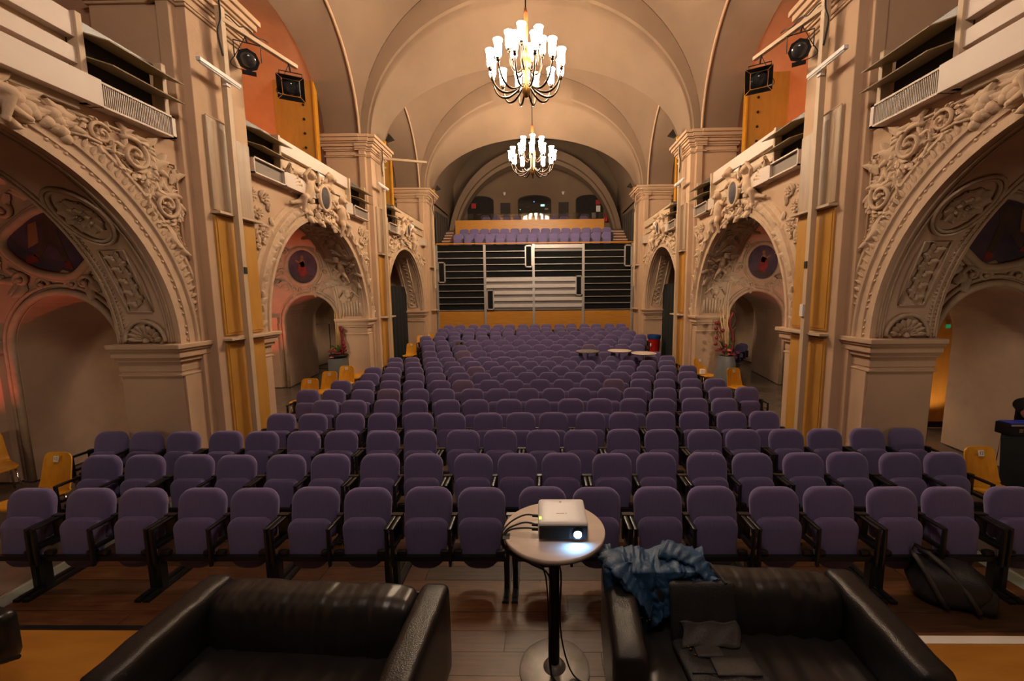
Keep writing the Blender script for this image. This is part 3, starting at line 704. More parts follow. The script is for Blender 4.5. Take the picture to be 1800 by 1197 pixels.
# ---------------------------------------------------------------- theatre seats
def outline(w0, w1, h, rt, rb, n=5):
    # rounded trapezoid: w0 bottom width, w1 top width
    P = []
    for cx, cz, r, a0 in ((w1/2-rt, h-rt, rt, 0), (-w1/2+rt, h-rt, rt, pi/2), (-w0/2+rb, rb, rb, pi), (w0/2-rb, rb, rb, 1.5*pi)):
        for k in range(n+1): a = a0+pi/2*k/n; P.append((cx+r*cos(a), cz+r*sin(a)))
    return P
def pad(mb, out, layers, y0=0, z0=0, tilt=0, cz=None):
    n = len(out); zc = cz if cz is not None else sum(p[1] for p in out)/n; vs = []; fs = []
    for yy, k in layers:
        for x, z in out:
            zz = zc+(z-zc)*k; vs.append((x*k, y0+yy+tilt*zz, z0+zz))
    for i in range(len(layers)-1):
        for j in range(n): fs.append((i*n+j, i*n+(j+1) % n, (i+1)*n+(j+1) % n, (i+1)*n+j))
    fs += [tuple(range(n)), tuple((len(layers)-1)*n+j for j in range(n))[::-1]]
    mb.add(vs, fs)
def seat_meshes():
    R = {}
    m = MB(); pad(m, outline(.44, .452, .45, .125, .05), [(.03, .55), (.034, .9), (.02, .985), (0, 1), (-.018, .985), (-.032, .94), (-.04, .86), (-.043, .55)], -.075, .40, .17); R['backrest'] = (m, FAB)
    m = MB(); pad(m, outline(.36, .405, .455, .09, .14), [(.035, .6), (.034, .93), (.02, 1), (-.005, 1), (-.022, .97), (-.032, .9), (-.036, .55)], -.165, .155, .10); R['seat'] = (m, FAB)
    m = MB(); m.rbox((0, -.175, .600), (.044, .25, .030), .014, 3); m.rbox((0, -.285, .43), (.032, .04, .36), .014, 3); m.box(-.018, .018, -.26, -.05, .40, .43); m.box(-.026, .026, -.08, -.03, .38, .62); R['armrest'] = (m, PLAS)
    m = MB(); m.box(-.275, .275, -.262, -.222, .282, .326); R['beam'] = (m, STEELB)
    m = MB(); m.rbox((0, -.235, .352), (.085, .05, .05), .015, 3); R['seat_hinge'] = (m, PLAS)
    m = MB(); m.box(-.022, .022, -.275, -.210, .02, .285); m.box(-.028, .028, -.42, .12, .0, .026); m.box(-.018, .018, -.38, .08, .026, .034); R['leg'] = (m, STEELB)
    return R
SM = seat_meshes(); PROTO = {}
for k, (m, mt) in SM.items():
    o = m.build(k, mt, None, smooth='auto' if k in ('armrest', 'leg', 'beam', 'seat_hinge') else 'flat', local=True); PROTO[k] = o.data; bpy.data.objects.remove(o)
def variant(me, mat): c = me.copy(); c.materials.clear(); c.materials.append(mat); return c
PROTO['backrest_b'] = variant(PROTO['backrest'], FABB)
def seat_part(k, t, x=0, me=None):
    o = bpy.data.objects.new(k, me or PROTO[k]); col.objects.link(o); o.parent = t; o.location = (x, 0, 0); return o
def theatre_seat(loc, label, group, kind, detail, brown=False):
    t = thing('theatre_seat', label, 'seat', loc, group)
    t.rotation_euler = (0, 0, random.uniform(-.012, .012))
    b = seat_part('backrest', t, 0, PROTO['backrest_b'] if brown else None); b.rotation_euler = (random.uniform(-.02, .02), 0, 0)
    s = seat_part('seat', t); s.rotation_euler = (random.uniform(-.03, .03), 0, 0)
    if kind == 'L': seat_part('armrest', t, -.262); seat_part('armrest', t, .2525)
    elif kind == 'M': seat_part('armrest', t, .2525)
    else: seat_part('armrest', t, .262)
    seat_part('beam', t)
    if detail == 0 and kind == 'M': seat_part('leg', t, 0)
    if detail > 0: seat_part('seat_hinge', t, -.195); seat_part('seat_hinge', t, .195)
    if 1:
        if kind == 'L': seat_part('leg', t, -.25)
        elif kind == 'R': seat_part('leg', t, .25)
    return t
R1, RP, RISE = 3.63, .819, .078
# row: first seat X, groups of linked seats
T3 = [2, 2, 2, 3, 2, 2, 2]
ROWS = [(-5.13, [2]*10), (-4.84, [2, 2, 2, 2, 3, 2, 2, 2, 2]), (-5.62, [3]+[2]*9), (-3.80, T3), (-3.54, [2]*7), (-4.32, [2, 2, 2, 2, 3, 2, 2, 2]), (-4.08, [2]*8), (-3.80, T3),
        (-4.06, [2]*8), (-3.78, T3), (-4.07, [2]*8), (-3.26, [2, 2, 2, 3]), (-3.52, [2]*7), (-3.76, T3), (-4.07, [2]*8), (-3.69, T3), (-3.78, T3), (-3.74, T3)]
BROWN = {(7, 6), (9, 6), (12, 3), (13, 11), (6, 4), (7, 12)}
def rowname(r): return 'front row' if r == 1 else 'last row before the grandstand' if r == 18 else ORD[r]+' row'
for r, (x, groups) in enumerate(ROWS, 1):
    yy = R1+RP*(r-1); zz = RISE*max(0, r-11); q = 0; tot = sum(groups)
    for g in groups:
        for k in range(g):
            q += 1; kind = 'L' if k == 0 else 'R' if k == g-1 else 'M'
            if not (r == 1 and (q == 1 or q == tot)):
                n_ = q-1 if r == 1 else q
                lab = 'purple theatre seat, %s from the left in the %s' % (ORD[n_], rowname(r))
                if (r, q) in BROWN: lab = 'brownish theatre seat, %s from the left in the %s' % (ORD[n_], rowname(r))
                theatre_seat((x, yy, zz), lab, 'purple seats, '+rowname(r), kind, 1 if r <= 7 else 0, (r, q) in BROWN)
            x += .505 if k < g-1 else .575

# ---------------------------------------------------------------- orange plywood chairs with number plates
def ply_profile(t):
    # side profile (y, z) from the front edge of the seat to the top of the back
    P = [(-.44, .42), (-.40, .445), (-.22, .435), (-.06, .43), (.0, .455), (.03, .53), (.06, .68), (.095, .86)]
    k = min(len(P)-2, int(t*(len(P)-1))); u = t*(len(P)-1)-k
    p0, p1, p2, p3 = P[max(k-1, 0)], P[k], P[k+1], P[min(k+2, len(P)-1)]
    f = lambda i: .5*(2*p1[i]+(p2[i]-p0[i])*u+(2*p0[i]-5*p1[i]+4*p2[i]-p3[i])*u*u+(3*p1[i]-p0[i]-3*p2[i]+p3[i])*u**3)
    return f(0), f(1)
def ply_w(t):
    if t < .12: return .17+.04*sqrt(t/.12)
    if t < .55: return .21
    if t < .62: return .205
    if t > .93: return .185-.05*((t-.93)/.07)**2
    return .205-.02*(t-.62)/.3
def make_ply_chair():
    t = thing('plywood_chair', 'x', 'chair')
    def shell(off):
        return lambda u, v: (lambda y, z, w_: ((v-.5)*2*w_, y-.02*((v-.5)*2)**2*(u > .6)+off*(1 if u > .55 else 0), z+off*(0 if u > .55 else -1)+.012*((v-.5)*2)**2*(u < .5)))(*ply_profile(u), ply_w(u))
    m = MB(); m.grid(shell(0), 28, 10); m.grid(shell(.014), 28, 10)
    rim = [(u, 0) for u in [k/28 for k in range(29)]]+[(1, k/10) for k in range(1, 11)]+[(1-k/28, 1) for k in range(1, 29)]+[(0, 1-k/10) for k in range(1, 10)]
    a, b = shell(0), shell(.014); n = len(rim)
    m.add([a(*p) for p in rim]+[b(*p) for p in rim], [(i, (i+1) % n, n+(i+1) % n, n+i) for i in range(n)])
    m.build('shell', CHAIRW, t, smooth='auto', local=True)
    for sx in (-1, 1):
        m = MB(); m.tube([(sx*.18, -.38, .425), (sx*.20, -.40, .2), (sx*.22, -.42, .01)], .0115, 8); m.build('leg', CHROME, t, smooth='flat', local=True)
        m = MB(); m.tube([(sx*.18, -.05, .42), (sx*.20, .0, .2), (sx*.22, .06, .01)], .0115, 8); m.build('leg', CHROME, t, smooth='flat', local=True)
        m = MB(); m.tube([(sx*.18, -.38, .42), (sx*.18, -.05, .415)], .0115, 8); m.build('seat_rail', CHROME, t, smooth='flat', local=True)
    M4 = Matrix.Translation((.0, .050, .795)) @ Matrix.Rotation(radians(90)-.19, 4, 'X')
    m = MB(); m.box(-.034, .034, -.034, .034, -.002, .002, M4); pl = m.build('number_plate', CARD, t, local=True)
    text_mesh('12', .052, 'number', INK, pl, M4 @ Matrix.Translation((0, 0, .004)))
    return t
pc0 = make_ply_chair(); pc0.location = (-5.44, 4.42, 0); pc0.rotation_euler = (0, 0, -.08)
pc0['label'] = 'orange plywood chair with a 12 plate left of the third purple row'; pc0['group'] = 'numbered plywood chairs'
for (x, y, z, rz, lab) in ((-4.86, 8.65, 0, .05, 'orange numbered plywood chair in the left aisle, nearest of four in line'), (-4.87, 9.5, 0, -.03, 'orange numbered plywood chair in the left aisle, second of four in line'),
                        (-4.82, 10.28, 0, .04, 'orange numbered plywood chair in the left aisle, third of four in line'), (-4.90, 11.25, 0, -.1, 'orange numbered plywood chair in the left aisle, farthest of four in line'),
                        (-4.72, 15.3, .0, .02, 'orange numbered plywood chair before the left black curtain, nearest of three'), (-4.70, 16.6, .18, .1, 'orange numbered plywood chair before the left black curtain, middle of three'),
                        (-4.52, 17.1, .18, 0, 'orange numbered plywood chair before the left black curtain, against the pier'),
                        (4.74, 11.2, 0, .25, 'orange numbered plywood chair with a white box on its seat, right aisle'), (4.93, 9.6, 0, .25, 'orange numbered plywood chair in front of the right flower vase'),
                        (5.34, 4.50, 0, .05, 'orange plywood chair with a 12 plate beside the black cloth desk'), (-7.22, 5.1, 0, 1.1, 'orange plywood chair at the left picture edge by the niche')):
    dup(pc0, (x, y, z), rz, lab)
# ---------------------------------------------------------------- sofas
def wrinkle(q, k):
    return q+Vector((0, 0, .010*sin(q.x*23+k)*sin(q.y*9+1.3*k)+.006*sin(q.x*41+q.y*13)))
def sofa(loc, rz, label, k):
    t = thing('leather_sofa', label, 'sofa', loc, 'black leather sofas', rz)
    W, D = 1.76, .84
    def arm(sx):
        m = MB(); m.rbox((sx*(W/2-.10), -D/2, .40), (.20, D, .64), .055, 9, lambda q: q+Vector((0, 0, -.06*max(0, -q.y-.1)+.004*sin(q.y*30)))); m.build('armrest', LEATHER, t, smooth='flat', weld=True, local=True)
    arm(-1); arm(1)
    m = MB(); m.rbox((0, -.13, .45), (W-.40, .24, .56), .085, 18, lambda q: q+Vector((0, -.055*sin(max(0, min(1, (q.z+.28)/.56))*pi)*1-.011*abs(sin(q.x*5.2+k))**.4*(q.y < 0)-.012*sin(q.x*37+3*sin(q.z*6+k)+k)*(q.y < 0)*(.4+.6*sin(max(0, (q.z+.28)/.56)*pi)), .006*sin(q.x*16+k))), None); m.build('backrest', LEATHERB, t, smooth='flat', weld=True, local=True)
    m = MB(); m.rbox((0, -.55, .315), (W-.40, .60, .20), .05, 18, lambda q: q+Vector((0, 0, .011*sin(q.x*9+k)*sin(q.y*7+k)+.006*sin(q.x*34+q.y*9+k)))); m.build('seat_cushion', LEATHERS, t, smooth='flat', weld=True, local=True)
    m = MB(); m.box(-W/2+.02, W/2-.02, -D+.03, -.03, .06, .22); m.build('base', BLACK, t, local=True)
    m = MB(); m.box(-W/2+.20, W/2-.20, -.03, -.012, .1, .64); m.build('back_panel', LEATHER, t, local=True, bevel=.004)
    for x in (-W/2+.09, W/2-.09):
        for y in (-.1, -D+.1): m = MB(); m.tube([(x, y, 0), (x, y, .08)], .025, 10); m.build('foot', CHROME, t, local=True)
    for x in (-.43, .0, .43):
        m = MB(); m.tube([(x+.01*sin(z*12), -.135-.128-.05*sin((z-.18)/.5*pi)+.004, z) for z in [.2+.05*j for j in range(10)]], .006, 6); m.build('seam', LEATHER, t, smooth='flat', local=True)
    return t
sofa((-1.24, 2.60, 0), -.055, 'black leather two-seat sofa at lower left, empty', 1.0)
sr = sofa((1.58, 2.76, 0), -.065, 'black leather two-seat sofa at lower right with jacket and bag', 2.3)

# ---------------------------------------------------------------- jacket, bags
import mathutils
def fold(x, y, k): return mathutils.noise.noise(Vector((x*k, y*k*.6, 3.1)))
def drape(u, v):
    # u along the sofa back, v from behind, over the top and down the front
    e = .05*sin(u*11)+.04*sin(u*23+1)
    x = lerp(.685, 1.40, u)+.05*(v-.5)*sin(u*6)+.02*sin(v*9)
    L = .36-.30*max(0, min(1, (u-.42)/.35))+e*.6
    if v < .18: y, z = 2.80, .63+.15*(v/.18)
    elif v < .46: y, z = lerp(2.80, 2.545, (v-.18)/.28), .79+.012*sin((v-.18)/.28*pi)
    else: q = (v-.46)/.54; y, z = 2.535-.03*q-.04*q*(1-u), .79-.02*q-L*q
    n = .045*fold(u*2.2, v*1.3, 3)+.032*abs(fold(u+3, v*.7+1, 8))+.02*abs(fold(u*1.4+7, v+5, 15))
    return (x+.5*n, y-(n*1.1 if v > .46 else 0), z+(n if v < .5 else n*.5))
m = MB(); m.grid(drape, 90, 80)
j = thing('blue_jacket', 'crumpled blue nylon jacket thrown over the right sofa', 'jacket', (1.0, 2.6, .7))
o = m.build('body', JACKET, j, smooth='flat'); md = o.modifiers.new('thick', 'SOLIDIFY'); md.thickness = .006
def sleeve(pts, r, k):
    path = smooth_path(pts, 6); m = MB()
    def fn(u, v):
        i = min(len(path)-2, int(u*(len(path)-1))); c = path[i].lerp(path[i+1], u*(len(path)-1)-i); a = 2*pi*v
        d = (path[i+1]-path[i]).normalized(); s1 = d.cross(Vector((0, 0, 1))).normalized()
        rr = r*(1-.35*u)*(1+.5*fold(u*5+k, v*2, 3)+.35*abs(fold(u*3, v*4+k, 6)))
        return c+s1*rr*1.3*cos(a)+Vector((0, 0, 1))*rr*.55*sin(a)
    m.grid(fn, 40, 22, cv=True); m.build('sleeve', JACKET, j, smooth='flat')
def smooth_path(ctrl, k=5):
    ctrl = [Vector(c) for c in ctrl]; out = []
    for i in range(len(ctrl)-1):
        p0, p1, p2, p3 = ctrl[max(i-1, 0)], ctrl[i], ctrl[i+1], ctrl[min(i+2, len(ctrl)-1)]
        for j_ in range(k): u = j_/k; out.append(.5*((2*p1)+(p2-p0)*u+(2*p0-5*p1+4*p2-p3)*u*u+(3*p1-p0-3*p2+p3)*u**3))
    out.append(ctrl[-1]); return out
sleeve([(1.12, 2.74, .83), (1.26, 2.66, .84), (1.36, 2.56, .80), (1.42, 2.50, .72)], .07, 1)
sleeve([(.74, 2.72, .80), (.80, 2.55, .80), (.90, 2.48, .70), (.98, 2.44, .58)], .065, 5)
m = MB(); m.box(.86, .93, 2.475, 2.479, .505, .512); m.build('reflective_strip', WHITE, j)
for x in (.955, .975): m = MB(); m.ell((x, 2.47, .49+.4*(x-.95)), .008, 8, 6); m.build('toggle', CHROME, j, smooth='flat')
g = thing('laptop_bag', 'open black laptop bag lying on the right sofa', 'bag', (1.3, 2.3, .42))
A = Matrix.Translation((1.31, 2.435, .60)) @ Matrix.Rotation(radians(-14), 4, 'X')
m = MB(); m.rbox((0, 0, 0), (.43, .045, .36), .03, 7, None, A.to_3x3().to_4x4()); m.v = [tuple(Vector(q)+Vector((1.31, 2.425, .60))) for q in m.v]; fl_ = m.build('lid', BAGM, g, smooth='flat', weld=True)
m = MB(); m.rbox((1.33, 2.20, .437), (.46, .34, .05), .028, 8, lambda q: q+Vector((.10*q.y*-1, 0, .006*sin(q.x*30)))); ba = m.build('base', BAGM, g, smooth='flat', weld=True)
m = MB(); m.grid(lambda u, v: (lerp(1.14, 1.50, u)+.02*sin(v*4), 2.388-.10*v**1.5, lerp(.56, .47, v)+.008*sin(u*14+v*5)), 14, 8); o = m.build('flap', BAGG, g, smooth='flat'); o.modifiers.new('t', 'SOLIDIFY').thickness = .006
m = MB(); m.rbox((1.40, 2.16, .468), (.26, .12, .018), .008, 4); m.rbox((1.28, 2.27, .470), (.16, .10, .02), .008, 4); m.build('pocket', BAGG, g, smooth='flat', weld=True)
m = MB(); m.tube([(1.12, 2.04, .445), (1.33, 2.03, .455), (1.54, 2.04, .445)], .006, 6); m.tube([(1.13, 2.12, .468), (1.52, 2.11, .470)], .004, 6); m.build('zip', STEELB, g)
m = MB(); m.tube([(1.46, 2.45, .77), (1.42, 2.60, .80), (1.36, 2.68, .79), (1.33, 2.76, .74)], .012, 6); m.build('strap', BAGM, g)
for x, y, z in ((1.17, 2.29, .474), (1.175, 2.27, .476), (1.19, 2.235, .472)): m = MB(); m.ell((x, y, z), (.012, .006, .006), 8, 5); m.build('key_ring', BRASS, g, smooth='flat')
bp = thing('backpack', 'black backpack slumped on the floor at right under the front row', 'backpack', (3.75, 3.25, 0))
def pack(q): return q+Vector((.02*sin(q.z*20), .015*sin(q.x*18+q.z*9), .02*sin(q.x*14)+.05*(q.y)*1.0-.10*q.x))
m = MB(); m.rbox((3.74, 3.27, .17), (.46, .34, .32), .10, 10, pack, Matrix.Rotation(-.5, 4, 'Z')); m.build('body', BAGM, bp, smooth='flat', weld=True)
m = MB(); m.rbox((3.82, 3.13, .13), (.30, .12, .20), .05, 7, None, Matrix.Rotation(-.5, 4, 'Z')); m.build('front_pocket', BAGM, bp, smooth='flat', weld=True)
m = MB(); m.tube([(3.52, 3.36, .38), (3.47, 3.28, .40), (3.50, 3.20, .30), (3.56, 3.14, .14), (3.62, 3.12, .04)], .020, 6); m.build('shoulder_strap', BAGG, bp, smooth='flat')
m = MB(); m.tube([(3.62, 3.40, .37), (3.60, 3.30, .41), (3.66, 3.19, .34), (3.74, 3.10, .2), (3.80, 3.04, .06)], .020, 6); m.build('shoulder_strap', BAGG, bp, smooth='flat')
m = MB(); m.tube([(3.55, 3.42, .36), (3.60, 3.44, .42), (3.68, 3.42, .37)], .010, 6); m.build('haul_loop', BAGG, bp, smooth='flat')
m = MB(); m.tube([(3.98, 3.20, .10), (4.05, 3.16, .03), (3.98, 3.10, .02)], .010, 6); m.build('side_strap', BAGM, bp, smooth='flat')

# ---------------------------------------------------------------- bar table, projector, cables
TX, TY = .345, 2.60
t = thing('bar_table', 'round pale bar table with black post carrying the projector', 'table', (TX, TY, 0))
m = MB(); m.lathe([(.335, 1.040), (.345, 1.046), (.347, 1.058), (.345, 1.066), (.340, 1.07)], 56, (TX, TY, 0)); m.build('table_top', TABLET, t, smooth='auto')
m = MB(); m.lathe([(.342, 1.036), (.349, 1.042), (.349, 1.05)], 56, (TX, TY, 0), caps=False); m.build('edge_band', IRON, t, smooth='flat')
m = MB(); m.tube([(TX, TY, .03), (TX, TY, 1.04)], .036, 16); m.lathe([(.11, 1.02), (.11, 1.036)], 20, (TX, TY, 0)); m.build('post', STEELB, t, smooth='auto')
m = MB(); m.lathe([(.25, 0), (.25, .010), (.235, .016), (.08, .022), (.06, .05), (.036, .06)], 48, (TX, TY, 0)); m.build('base_plate', IRON, t, smooth='auto')
p = thing('video_projector', 'silver white video projector with glowing lens on the round table', 'projector', (.40, 2.60, 1.07))
m = MB(); m.rbox((.40, 2.61, 1.138), (.325, .325, .112), .022, 8); m.build('housing', PROJ, p, smooth='auto', weld=True)
m = MB(); m.rbox((.40, 2.446, 1.132), (.312, .012, .092), .006, 5); pf = m.build('front_panel', BLACK, p, smooth='auto', weld=True)
m = MB()
for k in range(9): m.box(.255, .44, 2.4375, 2.441, 1.096+.009*k, 1.0995+.009*k)
m.build('vent_slats', DARKP, pf); pf.children[0]['kind'] = 'stuff'
m = MB(); m.lathe([(.036, 0), (.036, .012), (.028, .014)], 28, (.492, 2.442, 1.128), Matrix.Rotation(radians(90), 4, 'X')); m.build('lens_ring', STEELB, pf, smooth='auto')
m = MB(); m.ell((.492, 2.431, 1.128), (.027, .008, .027), 20, 10); m.build('lens', BEAM, pf, smooth='flat')
for x in (.28, .52): m = MB(); m.lathe([(.012, 0), (.012, .016)], 12, (x, 2.49, 1.068)); m.build('foot', BLACK, p)
m = MB(); m.box(.245, .26, 2.50, 2.525, 1.1925, 1.195); m.build('status_light', LEDG, p)
m = MB(); m.box(.385, .402, 2.72, 2.728, 1.1942, 1.1952); m.box(.385, .402, 2.708, 2.716, 1.1942, 1.1952); m.box(.36, .415, 2.565, 2.569, 1.1942, 1.1952); m.box(.423, .43, 2.563, 2.571, 1.1942, 1.1952); m.build('printed_mark', GRILLE, p)
cabs = (('power cable', [(.235, 2.68, 1.11), (.15, 2.68, 1.12), (.06, 2.64, 1.10), (.0, 2.57, 1.075), (-.005, 2.53, 1.05), (.0, 2.53, .98), (.10, 2.54, .9), (.27, 2.56, .8), (.305, 2.565, .4), (.31, 2.55, .08), (.36, 2.47, .025), (.5, 2.41, .02), (.75, 2.37, .012)]),
        ('signal cable', [(.235, 2.56, 1.115), (.15, 2.575, 1.125), (.05, 2.55, 1.105), (.01, 2.525, 1.075), (.0, 2.515, 1.03), (.04, 2.53, .95), (.2, 2.58, .86), (.38, 2.60, .8), (.385, 2.61, .45), (.40, 2.585, .22), (.47, 2.52, .04), (.60, 2.44, .03), (.80, 2.39, .012)]),
        ('video cable', [(.235, 2.525, 1.105), (.16, 2.535, 1.11), (.06, 2.535, 1.10), (.015, 2.515, 1.075), (.005, 2.505, 1.03), (.05, 2.52, .93), (.2, 2.57, .82), (.32, 2.566, .7), (.318, 2.56, .2), (.33, 2.48, .04), (.45, 2.38, .02), (.75, 2.36, .015)]))
def smooth_path(ctrl, k=5):
    ctrl = [Vector(c) for c in ctrl]; out = []
    for i in range(len(ctrl)-1):
        p0, p1, p2, p3 = ctrl[max(i-1, 0)], ctrl[i], ctrl[i+1], ctrl[min(i+2, len(ctrl)-1)]
        for j_ in range(k): u = j_/k; out.append(.5*((2*p1)+(p2-p0)*u+(2*p0-5*p1+4*p2-p3)*u*u+(3*p1-p0-3*p2+p3)*u**3))
    out.append(ctrl[-1]); return out
for nm, pts in cabs:
    c = thing(nm.replace(' ', '_'), 'black %s running from the projector down the table post' % nm, 'cable', (.235, 2.6, 1.1))
    m = MB(); m.tube(smooth_path(pts), .006, 6); m.build('wire', STEELB, c, smooth='flat')
    m = MB(); q = Vector(pts[0]); m.tube([q+Vector((.005, 0, 0)), q+Vector((-.04, .0, .003))], .010, 8); m.build('plug', PLAS, c)
m = MB(); m.box(.005, .05, 2.47, 2.535, 1.0705, 1.0725, Matrix.Translation((0, 0, 0))); tag(m.build('tape_strip', BAGG), 'grey gaffer tape strip holding cables at the table edge', 'tape')

# ---------------------------------------------------------------- black office chair cut by the left picture edge
oc = thing('office_chair', 'black swivel chair cut off by the lower left picture edge', 'chair', (-3.62, 2.2, .02))
m = MB(); m.rbox((-3.46, 2.40, .46), (.50, .13, .36), .062, 10, lambda q: q+Vector((0, .25*q.x*q.x, 0)), Matrix.Rotation(-.25, 4, 'Z')); m.build('backrest', PLAS, oc, smooth='flat', weld=True)
m = MB(); m.rbox((-3.62, 2.15, .40), (.46, .46, .08), .035, 6); m.build('seat', PLAS, oc, smooth='flat', weld=True)
m = MB(); m.tube([(-3.5, 2.18, .36), (-3.16, 2.28, .37), (-3.09, 2.29, .385)], .014, 8); m.build('lever', STEELB, oc)
m = MB(); m.tube([(-3.62, 2.15, .08), (-3.62, 2.15, .37)], .03, 12); m.build('column', STEELB, oc)
for k in range(5): a = 2*pi*k/5+.3; m = MB(); m.tube([(-3.62, 2.15, .10), (-3.62+.28*cos(a), 2.15+.28*sin(a), .07)], [.025, .016], 8); m.ell((-3.62+.28*cos(a), 2.15+.28*sin(a), .05), .03, 10, 8); m.build('base_leg', STEELB, oc, smooth='flat')
m = MB(); m.ell((-3.37, 2.335, .43), .012, 8, 6); m.build('screw', CHROME, oc, smooth='flat')
# ---------------------------------------------------------------- gallery parapets and air units
def side_word(s_): return 'left' if s_ < 0 else 'right'
BAYW = ['nearest', 'middle', 'rear']
def air_unit(s_, y0, y1, label, wire, proud=0.0):
    t = thing('air_unit', label, 'air unit', (s_*(XW-.1), (y0+y1)/2, ZG), 'air units in the gallery parapets')
    zb = 4.72; g = XW+.02
    for yy in (y0, y1-.06): m = MB(s_); m.box(XW-.10, XW+.02, yy, yy+.06, zb, 5.62); m.build('post', CREAM, t, bevel=.004)
    m = MB(s_); m.box(XW+.06, XW+.5, y0+.06, y1-.06, 5.02, 5.56); m.build('housing', DARK, t)
    m = MB(s_); m.box(XW+.0, XW+.06, y0+.06, y1-.06, 5.50, 5.60); m.build('top_duct', DUCT, t)
    for z in (5.44, 5.20):
        m = MB(s_); M4 = Matrix.Translation((XW-.10, (y0+y1)/2, z)) @ Matrix.Rotation(radians(-14), 4, 'Y'); L = (y1-y0)/2
        vs = [(-.20, -L+.14, 0), (.16, -L+.02, 0), (.16, L-.06, 0), (-.20, L+.03, 0)]
        m.add([M4 @ Vector(v) for v in vs]+[M4 @ (Vector(v)+Vector((0, 0, .012))) for v in vs], [(0, 1, 2, 3), (7, 6, 5, 4), (0, 4, 5, 1), (1, 5, 6, 2), (2, 6, 7, 3), (3, 7, 4, 0)])
        m.build('louvre', LOUV, t)
    # grille box
    m = MB(s_); fr = .022; x0 = XW-.16
    m.box(x0, XW, y0+.1, y1, zb, zb+fr); m.box(x0, XW, y0+.1, y1, 4.99-fr, 4.99); m.box(x0, XW, y0+.1, y0+.1+fr, zb, 4.99); m.box(x0, XW, y1-.05, y1, zb, 4.99); gb = m.build('grille_frame', WHITEP, t)
    m = MB(s_); m.box(x0+.05, XW, y0+.12, y1-.04, zb+.01, 4.98); m.build('grille_back', MESHG, gb)
    if wire:
        m = MB(s_); n = int((y1-y0-.18)/.022)
        for k in range(n): yy = y0+.13+k*.022; m.box(x0+.01, x0+.045, yy, yy+.007, zb+fr, 4.99-fr)
        stuff(m.build('grille_bars', GRILLE, gb))
    return t
